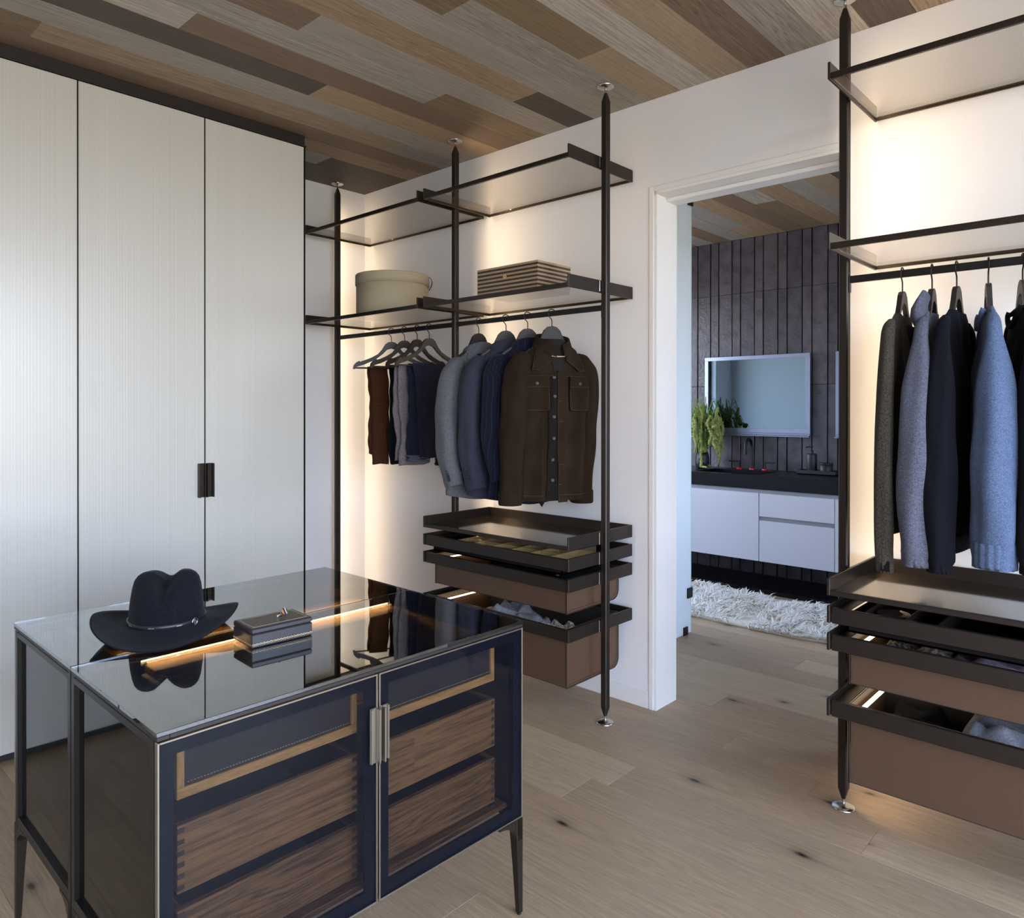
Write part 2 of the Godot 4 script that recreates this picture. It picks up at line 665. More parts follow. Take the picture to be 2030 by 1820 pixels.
func shell() -> void:
	var st := S()
	box(st, Vector3(-0.3, -0.2, BZ - 0.2), Vector3(RX + 0.3, -0.012, RZ + 0.2))
	struct("floor", st, M.oak_sub if M.has("oak_sub") else mat(C(70, 58, 46), 0.9), "wide plank light oak floor with dark knots", "floor")
	st = S()
	box(st, Vector3(-0.3, H + 0.012, BZ - 0.2), Vector3(RX + 0.3, H + 0.2, RZ + 0.2))
	struct("ceiling", st, mat(C(40, 34, 30), 0.9), "ceiling clad in mixed grey, brown and tan wood boards", "ceiling")
	# shelf wall with the doorway
	st = S()
	box(st, Vector3(-0.2, -0.02, ZJ), Vector3(DX0, H + 0.02, 0))
	box(st, Vector3(DX1, -0.02, ZJ), Vector3(RX + 0.2, H + 0.02, 0))
	box(st, Vector3(DX0, DH, ZJ), Vector3(DX1, H + 0.02, 0))
	struct("wall_back", st, M.wall, "white wall behind the open shelving, with the doorway", "wall")
	st = S()
	box(st, Vector3(-0.2, -0.02, 0), Vector3(0, H + 0.02, RZ + 0.2))
	struct("wall_left", st, M.wall, "white wall at the end of the wardrobe, beside the far corner post", "wall")
	st = S()
	box(st, Vector3(0, -0.02, RZ), Vector3(RX, H + 0.02, RZ + 0.2))
	struct("wall_front", st, M.wall, "plain white wall across the room from the shelving", "wall")
	# window wall: one wide opening from near the floor to 2.56 m
	st = S()
	var w0 := 0.55
	var w1 := 4.35
	box(st, Vector3(RX, -0.02, 0), Vector3(RX + 0.2, H + 0.02, w0))
	box(st, Vector3(RX, -0.02, w1), Vector3(RX + 0.2, H + 0.02, RZ + 0.2))
	box(st, Vector3(RX, -0.02, w0), Vector3(RX + 0.2, 0.06, w1))
	box(st, Vector3(RX, 2.56, w0), Vector3(RX + 0.2, H + 0.02, w1))
	struct("wall_right", st, M.wall, "white wall holding the wide glazed opening", "wall")
	st = S()
	for z in [w0, w0 + 1.25, w0 + 2.5, w1 - 0.05]:
		box(st, Vector3(RX + 0.06, 0.06, z), Vector3(RX + 0.12, 2.56, z + 0.05), 0.004)
	for y in [0.06, 2.51]:
		box(st, Vector3(RX + 0.06, y, w0), Vector3(RX + 0.12, y + 0.05, w1), 0.004)
	struct("window_1", st, M.dark_metal, "wide dark framed window that lights the dressing room", "window")
	# door lining and casing
	st = S()
	box(st, Vector3(DX0, 0, ZJ - 0.004), Vector3(DX0 + 0.012, DH, 0.0))
	box(st, Vector3(DX1 - 0.012, 0, ZJ - 0.004), Vector3(DX1, DH, 0.0))
	box(st, Vector3(DX0, DH - 0.012, ZJ - 0.004), Vector3(DX1, DH, 0.0))
	box(st, Vector3(DX0 + 0.012, DH - 0.03, ZJ + 0.0), Vector3(DX1 - 0.012, DH - 0.012, ZJ + 0.085), 0.003)
	struct("trim_1", st, M.trim, "white lining of the doorway with a stepped head", "door frame")
	st = S()
	var cw := 0.0235
	box(st, Vector3(DX0 - cw, 0, 0), Vector3(DX0, DH + cw, 0.007), 0.002)
	box(st, Vector3(DX1, 0, 0), Vector3(DX1 + cw, DH + cw, 0.007), 0.002)
	box(st, Vector3(DX0, DH, 0), Vector3(DX1, DH + cw, 0.007), 0.002)
	struct("trim_2", st, M.trim, "narrow white casing round the doorway", "door frame")
	st = S()
	box(st, Vector3(0, 0, 0), Vector3(DX0 - cw - 0.004, 0.076, 0.006), 0.0015)
	box(st, Vector3(DX1 + cw + 0.004, 0, 0), Vector3(RX, 0.076, 0.006), 0.0015)
	struct("baseboard_back", st, M.trim, "flat white baseboard along the shelving wall", "baseboard")
	st = S()
	box(st, Vector3(0, 0, 0.006), Vector3(0.006, 0.076, 0.79), 0.0015)
	struct("baseboard_left", st, M.trim, "short flat white baseboard between corner and wardrobe", "baseboard")


func plank(len_: float, wid: float, th: float, u0: float, ulen: float, flip: bool) -> ArrayMesh:
	# a board lying along x, edges eased, figure scaled to its width
	var st := S()
	st.set_smooth_group(-1)
	var e := 0.0012
	var lo := Vector3(0, -th, 0)
	var top := [Vector3(e, 0, e), Vector3(len_ - e, 0, e), Vector3(len_ - e, 0, wid - e), Vector3(e, 0, wid - e)]
	var mid := [Vector3(0, -e * 1.5, 0), Vector3(len_, -e * 1.5, 0), Vector3(len_, -e * 1.5, wid), Vector3(0, -e * 1.5, wid)]
	var bot := [lo, Vector3(len_, -th, 0), Vector3(len_, -th, wid), Vector3(0, -th, wid)]
	var faces := [[top[0], top[1], top[2], top[3], Vector3.UP]]
	for k in 4:
		var j := (k + 1) % 4
		var o: Vector3 = [Vector3(0, 0, -1), Vector3(1, 0, 0), Vector3(0, 0, 1), Vector3(-1, 0, 0)][k]
		faces.append([top[k], top[j], mid[j], mid[k], o + Vector3.UP])
		faces.append([mid[k], mid[j], bot[j], bot[k], o])
	for f in faces:
		for t in [[0, 1, 2], [0, 2, 3]]:
			var p := [f[t[0]], f[t[1]], f[t[2]]]
			if (p[1] - p[0]).cross(p[2] - p[0]).dot(f[4]) > 0.0:
				p = [p[0], p[2], p[1]]
			for q in p:
				var v: float = clampf(q.z / wid, 0.004, 0.996)
				st.set_uv(Vector2(u0 + q.x / ulen, 1.0 - v if flip else v))
				st.add_vertex(q)
	st.generate_normals()
	return st.commit()


func ceiling_planks() -> void:
	var parent := get_node("ceiling")
	var W := 0.1525
	# per column from the corner: tones split at the listed distances from the shelf wall
	var cols := {0: ["dark"], 1: ["dark", 0.9, "brown"], 2: ["dark", 0.538, "cool"], 3: ["mid"], 4: ["brown"], 5: ["cool", 0.378, "tan", 2.029, "olive"], 6: ["gray"], 7: ["orange", 1.058, "dark"], 8: ["brown", 1.68, "pale"], 9: ["olive", 0.66, "gray"], 10: ["gray", 1.383, "brown"], 11: ["dark", 0.402, "orange"], 12: ["gray"], 13: ["gray", 1.097, "olive"], 14: ["tan", 0.518, "olive"], 15: ["pale"], 16: ["tan"], 17: ["brown"], 18: ["gray"], 19: ["pale"], 20: ["dark"], 21: ["tan", 1.3, "gray"]}
	var fig := {2: 0, 3: 2, 4: 0, 5: 1, 6: 0, 7: 0, 10: 0, 11: 1, 13: 1, 14: 0, 15: 2, 16: 0, 9: 2, 12: 0}
	var tones := ["gray", "tan", "brown", "pale", "olive", "cool", "dark", "mid", "orange"]
	var r := RandomNumberGenerator.new()
	r.seed = 92
	for k in range(-1, 40):
		var x0 := 0.132 + W * (k - 1)
		if x0 > RX:
			break
		var runs := []
		var z := 0.0
		var spec: Array = cols[k] if cols.has(k) else [tones[r.randi() % 9]]
		for i in range(0, spec.size(), 2):
			var z1: float = spec[i + 1] if i + 1 < spec.size() else 2.55 + r.randf() * 0.5
			runs.append([z, z1, spec[i]])
			z = z1
		while z < RZ:
			var z1 := minf(RZ, z + r.randf_range(0.9, 1.9))
			runs.append([z, z1, tones[r.randi() % 9]])
			z = z1
		for u in runs:
			var fg: int = fig[k] if fig.has(k) else r.randi() % 3
			if u[2] in ["tan", "orange", "olive"] and not fig.has(k):
				fg = 1
			put_ceiling(parent, maxf(x0, 0.0), minf(x0 + W, RX), u[0], u[1], u[2], fg, r)
	# bathroom ceiling boards
	var bw := 0.1505
	var bcols := {-1: ["cool"], 0: ["brown"], 1: ["cool"], 2: ["tan", -2.41, "cool"], 3: ["orange"], 4: ["brown"], 5: ["olive", -1.902, "pale"], 6: ["orange"], 7: ["gray"], 8: ["tan"], 9: ["dark", -1.3, "gray"], 10: ["brown"], 11: ["tan"], 12: ["gray"]}
	for k in range(-6, 21):
		var x0 := 0.985 + bw * k
		var spec: Array = bcols[k] if bcols.has(k) else [tones[r.randi() % 9]]
		var z := BZ
		for i in range(0, spec.size(), 2):
			var z1: float = spec[i + 1] if i + 1 < spec.size() else ZJ
			var fg := 1 if spec[i] in ["orange", "pale"] else 0
			put_ceiling(parent, x0, x0 + bw, z, z1, spec[i], fg, r)
			z = z1


func put_ceiling(parent: Node, x0: float, x1: float, z0: float, z1: float, tone: String, fg: int, r: RandomNumberGenerator) -> void:
	var me := plank(z1 - z0, x1 - x0, 0.014, r.randf(), 2.4, r.randf() < 0.5)
	var o := inst("plank", me, M.ceil[tone + str(fg)], parent)
	# board's long side runs along z, its good face looks down
	o.transform = Transform3D(Basis(Vector3(0, 0, 1), Vector3(0, -1, 0), Vector3(1, 0, 0)), Vector3(x0, H, z0))


func floor_planks() -> void:
	var parent := get_node("floor")
	var W := 0.1785
	var r := RandomNumberGenerator.new()
	r.seed = 37
	var fixed := {0: [0.35, 2.525, 4.6], 3: [0.9, 2.366, 4.4], 2: [1.1, 3.155, 5.1], -6: [0.2, 2.38, 4.5], 6: [0.5, 2.1, 4.2]}
	for k in range(-16, 30):
		var z0 := -0.045 + W * k
		var js := []
		if fixed.has(k):
			js = fixed[k].duplicate()
		else:
			var x := r.randf_range(-1.4, 0.6)
			while x < RX:
				if x > 0.1:
					js.append(x)
				x += r.randf_range(1.7, 2.3)
		js.append(RX + 0.1)
		var x0 := -0.1
		for x1 in js:
			if x1 - x0 > 0.02:
				var me := plank(x1 - x0, W, 0.014, r.randf(), 2.25, r.randf() < 0.5)
				var o := inst("plank", me, M.floor[r.randi() % 12], parent)
				o.position = Vector3(x0, 0, z0)
			x0 = x1


# ---------------------------------------------------------------- wardrobe
func wardrobe() -> void:
	var x := 0.6131
	var z0 := 0.8053
	var zs := [z0 + 0.006, 1.3164, 1.8311, 2.3458, 2.8605, 3.3752, 3.89, 4.4046]
	var t := thing("wardrobe", "tall white wardrobe with fine ribbed doors and dark frame", "wardrobe", Vector3(0, 0, z0))
	var off := Vector3(0, 0, -z0)
	var st := S()
	box(st, Vector3(0.003, 0.03, z0 + 0.004) + off, Vector3(x - 0.024, 2.64, 4.41) + off)
	obj("body", st, mat(C(34, 30, 29), 0.6), t)
	st = S()
	box(st, Vector3(0.003, 0.03, z0) + off, Vector3(x + 0.002, 2.648, z0 + 0.004) + off, 0.001)
	obj("side_panel", st, M.dark_metal, t)
	st = S()
	box(st, Vector3(0.003, 2.652, z0 + 0.004) + off, Vector3(x + 0.003, H - 0.0005, 4.41) + off, 0.001)
	box(st, Vector3(0.003, 2.6455, z0 - 0.006) + off, Vector3(x + 0.004, 2.652, 4.41) + off, 0.001)
	obj("fascia", st, mat(C(48, 43, 40), 0.5, 0.3), t)
	st = S()
	box(st, Vector3(0.003, 0.001, z0 + 0.004) + off, Vector3(x - 0.02, 0.03, 4.41) + off, 0.001)
	obj("plinth", st, M.black, t)
	for i in zs.size() - 1:
		var a: float = zs[i] + 0.0025
		var b: float = zs[i + 1] - 0.0025
		var d := Node3D.new()
		st = S()
		box(st, Vector3(x - 0.022, 0.033, a) + off, Vector3(x, 2.643, b) + off, 0.0012, 2)
		# texture runs across z, 0.9 m per repeat
		var dm: StandardMaterial3D = M.rib.duplicate()
		dm.uv1_scale = Vector3(1.0 / 0.9, 1, 1)
		dm.uv1_offset = Vector3(0.37 * i, 0, 0)
		var dr := obj("door", st, dm, t)
		d.free()
		for e in [a - 0.0022, b + 0.0002]:
			st = S()
			box(st, Vector3(x - 0.022, 0.033, e) + off, Vector3(x + 0.0008, 2.643, e + 0.002) + off)
			obj("edge_strip", st, M.dark_metal, dr)
		# pull handles meet at the seam between two doors
		if i == 0 or i == 1 or i == 3 or i == 4:
			st = S()
			var seam: float = zs[i + 1] if i % 3 == 0 else zs[i]
			var sg := -1.0 if i % 3 == 0 else 1.0
			var ys := [0.9337, 1.087]
			var za := seam + sg * 0.0035
			var zb := seam + sg * 0.034
			box(st, Vector3(x, ys[0], minf(za, zb)) + off, Vector3(x + 0.004, ys[1], maxf(za, zb)) + off, 0.001)
			box(st, Vector3(x, ys[0], minf(za, za + sg * 0.004)) + off, Vector3(x + 0.02, ys[1], maxf(za, za + sg * 0.004)) + off, 0.001)
			box(st, Vector3(x, ys[0], minf(zb, zb - sg * 0.006)) + off, Vector3(x + 0.024, ys[1], maxf(zb, zb - sg * 0.006)) + off, 0.0015)
			obj("handle", st, M.bronze, dr)


# ---------------------------------------------------------------- posts, shelves, rails, drawers
func post(x: float, label: String, tilt: float, lit: float) -> void:
	var t := thing("support_post", label, "post", Vector3(x, 0, ZP))
	var st := S()
	var prof := [[0.03, 0.0055], [0.066, 0.015], [2.634, 0.015], [2.6695, 0.0055]]
	var rings := []
	for p in prof:
		var r := PackedVector3Array()
		var h: float = p[1]
		var c := h * 0.72
		for q in [[h, -c], [h, c], [c, h], [-c, h], [-h, c], [-h, -c], [-c, -h], [c, -h]]:
			r.append(Vector3(q[0], p[0], q[1]))
		rings.append(r)
	loft(st, rings, true, true, true, -1)
	obj("shaft", st, M.bronze, t)
	for s in [-1.0, 1.0]:
		st = S()
		cbox(st, Vector3(s * 0.0148, 1.35, -0.001), Vector3(0.0012, 2.53, 0.008))
		obj("slot", st, M.slot, t)
	for q in [[0.01, 0.034], [2.666, 2.69]]:
		st = S()
		lathe(st, [[0.005, q[0]], [0.005, q[1]]], Vector3.ZERO, 12)
		obj("threaded_rod", st, M.steel, t)
	st = S()
	lathe(st, [[0.0, 0.0], [0.037, 0.0], [0.0375, 0.002], [0.034, 0.006], [0.02, 0.011], [0.006, 0.0135], [0.0, 0.0135]], Vector3(0, 0.0005, 0), 32)
	obj("floor_plate", st, M.steel, t)
	st = S()
	lathe(st, [[0.0, 0.0], [0.037, 0.0], [0.0375, -0.002], [0.034, -0.006], [0.02, -0.011], [0.006, -0.0135], [0.0, -0.0135]], Vector3(0, H - 0.0005, 0), 32)
	obj("ceiling_plate", st, M.steel, t)
	if lit > 0.0:
		st = S()
		cbox(st, Vector3(0, 1.33, -0.0162), Vector3(0.008, 2.46, 0.0016))
		obj("led_strip", st, M.led, t)
		var a := deg_to_rad(tilt)
		area_light("led_light", Vector3(x, 1.33, ZP - 0.0185), Vector3(x + sin(a), 1.33, ZP - 0.0185 - cos(a)), Vector3.UP, Vector2(0.01, 2.46), lit, C(255, 226, 186))


func shelf(x0: float, x1: float, y: float, label: String) -> Node3D:
	var t := thing("wall_shelf", label, "shelf", Vector3(x0, y, 0), 0.0, "")
	var w := x1 - x0
	var st := S()
	box(st, Vector3(0.008, 0, SF - 0.012), Vector3(w - 0.008, 0.019, SF), 0.0015)
	obj("front_rail", st, M.bronze, t)
	st = S()
	box(st, Vector3(0.008, 0, SB), Vector3(w - 0.008, 0.013, SB + 0.01), 0.0015)
	obj("back_rail", st, M.bronze, t)
	for x in [0.0, w - 0.008]:
		st = S()
		box(st, Vector3(x, -0.001, SB - 0.001), Vector3(x + 0.008, 0.053, SF + 0.001), 0.0015)
		var o := obj("end_plate", st, M.bronze, t)
		for z in [SF - 0.008, SB + 0.01]:
			st = S()
			lathe(st, [[0.0018, 0], [0.0018, 0.0008], [0.0, 0.0008]], Vector3.ZERO, 8, Transform3D(Basis(Vector3(0, 0, 1), -PI / 2 if x > 0.0 else PI / 2), Vector3(x + (0.008 if x > 0.0 else 0.0), 0.006, z)))
			obj("screw", st, M.slot, o)
	st = S()
	box(st, Vector3(0.009, 0.006, SB + 0.011), Vector3(w - 0.009, 0.012, SF - 0.013))
	obj("glass_panel", st, M.shelf_glass, t)
	for x in [-0.003, w]:
		st = S()
		box(st, Vector3(x, 0.004, ZP + 0.017), Vector3(x + 0.003, 0.05, ZP + 0.025), 0.0008)
		obj("clip", st, M.steel, t)
	return t


func hang_rail(x0: float, x1: float, label: String) -> void:
	var t := thing("hanging_rail", label, "clothes rail", Vector3(x0, RAIL, ZP))
	var w := x1 - x0
	var st := S()
	box(st, Vector3(0.003, -0.012, -0.006), Vector3(w - 0.003, 0.012, 0.006), 0.002)
	obj("bar", st, M.dark_metal, t)
	for x in [0.0, w - 0.004]:
		st = S()
		box(st, Vector3(x, -0.042, -0.008), Vector3(x + 0.004, 0.015, 0.008), 0.001)
		obj("bracket", st, M.dark_metal, t)


func frame_parts(t: Node3D, w: float, h: float, tray: bool) -> void:
	# side plates, back plate and front rail of one pull-out; local origin at the lower left, z from the wall
	for x in [0.0, w - 0.009]:
		var st := S()
		box(st, Vector3(x, 0, SB), Vector3(x + 0.009, h, SF), 0.0015)
		var o := obj("side_plate", st, M.bronze, t)
		st = S()
		var xo: float = x - 0.0025 if x == 0.0 else x + 0.009
		box(st, Vector3(xo, 0.0, ZP + 0.0165), Vector3(xo + 0.0025, h - 0.002, ZP + 0.0245), 0.0006)
		obj("bracket", st, M.steel, o)
	var st := S()
	box(st, Vector3(0.009, 0.0, SB), Vector3(w - 0.009, h, SB + 0.009), 0.0015)
	obj("back_plate", st, M.bronze, t)
	if tray:
		st = S()
		box(st, Vector3(0.009, 0.0, SF - 0.013), Vector3(w - 0.009, 0.017, SF - 0.001), 0.0015)
		obj("front_rail", st, M.bronze, t)
		st = S()
		box(st, Vector3(0.0095, 0.006, SB + 0.01), Vector3(w - 0.0095, 0.012, SF - 0.0135))
		obj("glass_panel", st, M.tray_glass, t)
	else:
		st = S()
		box(st, Vector3(0.012, -0.001, SF - 0.022), Vector3(w - 0.012, h - 0.006, SF - 0.006), 0.002)
		obj("front_rail", st, M.bronze, t)
		for x in [0.009, w - 0.045]:
			st = S()
			box(st, Vector3(x, h - 0.024, SB + 0.009), Vector3(x + 0.036, h - 0.021, SF - 0.022), 0.001)
			obj("runner_cover", st, M.bronze, t)


# soft sided leather bin hung in a frame; open top, rounded lower rear corners
func bin(t: Node3D, x0: float, x1: float, y0: float, y1: float, zb: float, zf: float) -> void:
	var st := S()
	var th := 0.004
	box(st, Vector3(x0, y0, zf - th), Vector3(x1, y1, zf), 0.001)
	obj("front_panel", st, M.leather, t)
	st = S()
	box(st, Vector3(x0, y0 + 0.04, zb), Vector3(x1, y1, zb + th), 0.001)
	box(st, Vector3(x0, y0, zb + 0.04), Vector3(x1, y0 + th, zf), 0.001)
	var rings := []
	for k in 7:
		var a := PI / 2 * k / 6.0
		var c := Vector3(0, y0 + 0.04, zb + 0.04)
		var d := Vector3(0, -sin(a), -cos(a))
		rings.append(PackedVector3Array([Vector3(x0, 0, 0) + c + d * 0.04, Vector3(x1, 0, 0) + c + d * 0.04, Vector3(x1, 0, 0) + c + d * 0.036, Vector3(x0, 0, 0) + c + d * 0.036]))
	loft(st, rings, true, true, true, -1)
	obj("lining", st, M.leather_dark, t)
	for x in [x0, x1 - th]:
		st = S()
		var poly := PackedVector2Array([Vector2(zf, y1), Vector2(zf, y0)])
		for k in 7:
			var a := PI / 2 * k / 6.0
			poly.append(Vector2(zb + 0.04 - 0.04 * sin(a), y0 + 0.04 - 0.04 * cos(a)))
		poly.append(Vector2(zb, y1))
		prism(st, poly, th, Transform3D(Basis(Vector3(0, 0, 1), Vector3(0, 1, 0), Vector3(-1, 0, 0)), Vector3(x + th / 2, 0, 0)))
		var sp := obj("side_panel", st, M.leather, t)
		st = S()
		var xo: float = x if x == x0 else x + th
		var path := [Vector3(xo, y1 - 0.002, zf), Vector3(xo, y0, zf)]
		path.append(Vector3(xo, y0, zb + 0.04))
		for k in range(1, 7):
			var a := PI / 2 * k / 6.0
			path.append(Vector3(xo, y0 + 0.04 - 0.04 * cos(a), zb + 0.04 - 0.04 * sin(a)))
		path.append(Vector3(xo, y1, zb))
		tube(st, path, 0.0024, 6)
		obj("piping", st, M.leather_edge, sp)
		st = S()
		var ins := 0.012
		var s := 1.0 if x != x0 else -1.0
		var y := y0 + ins
		var pts := []
		pts.append(Vector3(xo + s * 0.0006, y0 + ins, zf - ins))
		pts.append(Vector3(xo + s * 0.0006, y0 + ins, zb + 0.04))
		pts.append(Vector3(xo + s * 0.0006, y0 + 0.04, zb + ins))
		pts.append(Vector3(xo + s * 0.0006, y1, zb + ins))
		tube(st, pts, 0.0012, 5)
		obj("seam", st, M.leather_edge, sp)
	# dotted stitching down the front's edge
	st = S()
	var yy := y0 + 0.01
	while yy < y1 - 0.06:
		cbox(st, Vector3(x0 + 0.007, yy, zf + 0.0003), Vector3(0.0012, 0.0032, 0.0008))
		cbox(st, Vector3(x1 - 0.007, yy, zf + 0.0003), Vector3(0.0012, 0.0032, 0.0008))
		yy += 0.0062
	var s2 := obj("stitching", st, M.leather_edge, t)
	s2.set_meta("kind", "stuff")


func drawer_led(t: Node3D, x: float, y: float, z0: float, z1: float) -> void:
	var st := S()
	box(st, Vector3(x, y, z0), Vector3(x + 0.014, y + 0.004, z1), 0.001)
	obj("led_strip", st, M.led_white, t)
	var g := t.position
	area_light("led_light", g + Vector3(x + 0.016, y + 0.003, (z0 + z1) / 2), g + Vector3(x + 1.0, y - 0.7, (z0 + z1) / 2), Vector3(0, 0, 1), Vector2(z1 - z0, 0.01), 0.007, C(255, 225, 185))


func tower(x0: float, x1: float, where: String, gaps: Array) -> Dictionary:
	var w := x1 - x0
	var out := {}
	var t := thing("tray_shelf", "bronze framed glass tray with raised rim over the drawers " + where, "shelf", Vector3(x0, 0.7581, 0))
	frame_parts(t, w, 0.0546, true)
	# drawer with partitions
	t = thing("accessory_drawer", "shallow pull-out with dividers, just under the glass tray " + where, "drawer", Vector3(x0, 0.6736, 0))
	frame_parts(t, w, 0.0535, false)
	out.accessory = t
	var st := S()
	var a := 0.052
	var b := w - 0.052
	box(st, Vector3(a, -0.022, SB + 0.045), Vector3(b, -0.016, SF - 0.024))
	box(st, Vector3(a, -0.022, SF - 0.03), Vector3(b, 0.03, SF - 0.024))
	box(st, Vector3(a, -0.022, SB + 0.045), Vector3(b, 0.03, SB + 0.051))
	box(st, Vector3(a, -0.022, SB + 0.045), Vector3(a + 0.006, 0.03, SF - 0.024))
	box(st, Vector3(b - 0.006, -0.022, SB + 0.045), Vector3(b, 0.03, SF - 0.024))
	obj("tray", st, M.felt, t)
	for d in gaps:
		st = S()
		box(st, d[0] * Vector3(1, 1, 1) + Vector3(0, -0.016, 0), d[1] + Vector3(0, 0.032, 0), 0.0006)
		obj("divider", st, M.gold if where.contains("suede") else M.leather_edge, t)
	# deeper leather bins
	t = thing("leather_drawer", "brown leather drawer, the shallower of two " + where, "drawer", Vector3(x0, 0.5897, 0))
	frame_parts(t, w, 0.0533, false)
	bin(t, 0.058, w - 0.034, 0.4916 - 0.5897, 0.044, 0.085, SF - 0.03)
	drawer_led(t, 0.075, 0.018, 0.1, 0.43)
	out.upper = t
	t = thing("leather_drawer", "deep brown leather drawer, lowest " + where, "drawer", Vector3(x0, 0.3865, 0))
	frame_parts(t, w, 0.0533, false)
	bin(t, 0.058, w - 0.034, 0.188 - 0.3865, 0.044, 0.085, SF - 0.03)
	drawer_led(t, 0.075, 0.018, 0.1, 0.43)
	out.lower = t
	return out


var T1: Dictionary
var T2: Dictionary


func storage_system() -> void:
	M.tray_glass = glass(C(112, 99, 86), 0.5, 0.08)
	M.tray_glass.metallic = 0.85
	post(0.0716, "dark post in the far corner, beside the end of the white wardrobe", 0.0, 0.32)
	post(1.1213, "dark post between the trousers and the grey blazer", 58.0, 0.9)
	post(2.0562, "dark post just left of the doorway", -58.0, 0.06)
	post(3.0286, "dark post right of the doorway, nearest the charcoal sweater", 60.0, 1.0)
	post(4.0, "dark post at the far right end of the shelving", -20.0, 0.1)
	shelf(0.09, 1.099, 2.3497, "top glass shelf in the corner, above the round box")
	shelf(1.141, 2.041, 2.3497, "top glass shelf left of the doorway, above the striped box")
	shelf(3.054, 3.98, 2.3497, "top glass shelf right of the doorway, highest one over the sweaters")
	shelf(0.09, 1.099, 1.8258, "lower glass shelf in the corner, under the round box")
	shelf(1.141, 2.041, 1.8258, "lower glass shelf carrying the striped box")
	shelf(3.054, 3.98, 1.8258, "lower glass shelf directly over the hanging sweaters")
	hang_rail(0.0867, 1.1063, "dark rail from which the trousers hang")
	hang_rail(1.1363, 2.0411, "dark rail from which the jackets hang")
	hang_rail(3.0437, 3.985, "dark rail from which the sweaters hang")
	var g1 := []
	for k in 6:
		var x := 0.16 + 0.115 * k
		g1.append([Vector3(x, 0, 0.076), Vector3(x + 0.004, 0, 0.452)])
	g1.append([Vector3(0.165, 0, 0.33), Vector3(0.84, 0, 0.334)])
	g1.append([Vector3(0.165, 0, 0.2), Vector3(0.84, 0, 0.204)])
	T1 = tower(1.141, 2.041, "below the suede jacket", g1)
	var g2 := [[Vector3(0.085, 0, 0.076), Vector3(0.088, 0, 0.452)], [Vector3(0.2, 0, 0.076), Vector3(0.204, 0, 0.452)], [Vector3(0.285, 0, 0.076), Vector3(0.29, 0, 0.452)], [Vector3(0.505, 0, 0.076), Vector3(0.512, 0, 0.452)], [Vector3(0.59, 0, 0.076), Vector3(0.6, 0, 0.452)], [Vector3(0.7, 0, 0.076), Vector3(0.71, 0, 0.452)]]
	T2 = tower(3.054, 3.98, "below the sweaters", g2)


# ---------------------------------------------------------------- glass island: two cabinets back to back
const IC := Vector3(2.107, 0, 1.826)
const IR := -0.0125
const IY := 0.7752


func island() -> void:
	cabinet("smoked glass display cabinet with timber drawers, the half facing the camera", Vector3(0.238, 0, 0), IR, true)
	cabinet("smoked glass display cabinet, the rear half nearer the white wardrobe", Vector3(-0.238, 0, 0), IR + PI, false)


func leg(t: Node3D, sx: float, sz: float, hx: float, hz: float) -> void:
	var st := S()
	var rings := []
	for p in [[0.006, 0.013], [0.13, 0.019], [0.215, 0.024], [0.256, 0.028]]:
		var r := PackedVector3Array()
		var w: float = p[1]
		for q in [[0, 0], [0, 1], [1, 1], [1, 0]]:
			r.append(Vector3(sx * (hx - w * q[0]), p[0], sz * (hz - w * q[1])))
		rings.append(r)
	loft(st, rings, true, true, true, -1)
	# curved brackets that run from the leg into the lower rails
	var poly := PackedVector2Array([Vector2(0, 0.255), Vector2(0.085, 0.255)])
	for k in 9:
		var a := PI / 2 * k / 8.0
		poly.append(Vector2(0.085 - 0.063 * sin(a), 0.2 + 0.05 * cos(a) - 0.0))
	poly.append(Vector2(0.0, 0.2))
	prism(st, poly, 0.018, Transform3D(Basis(Vector3(-sx, 0, 0), Vector3(0, 1, 0), Vector3(0, 0, 1)), Vector3(sx * hx, 0, sz * (hz - 0.0095))))
	prism(st, poly, 0.018, Transform3D(Basis(Vector3(0, 0, -sz), Vector3(0, 1, 0), Vector3(1, 0, 0)), Vector3(sx * (hx - 0.0095), 0, sz * hz)))
	var o := obj("leg", st, M.bronze, t)
	st = S()
	lathe(st, [[0.0055, 0.0005], [0.0055, 0.0065]], Vector3(sx * (hx - 0.0068), 0, sz * (hz - 0.0068)), 10)
	obj("foot", st, M.slot, o)


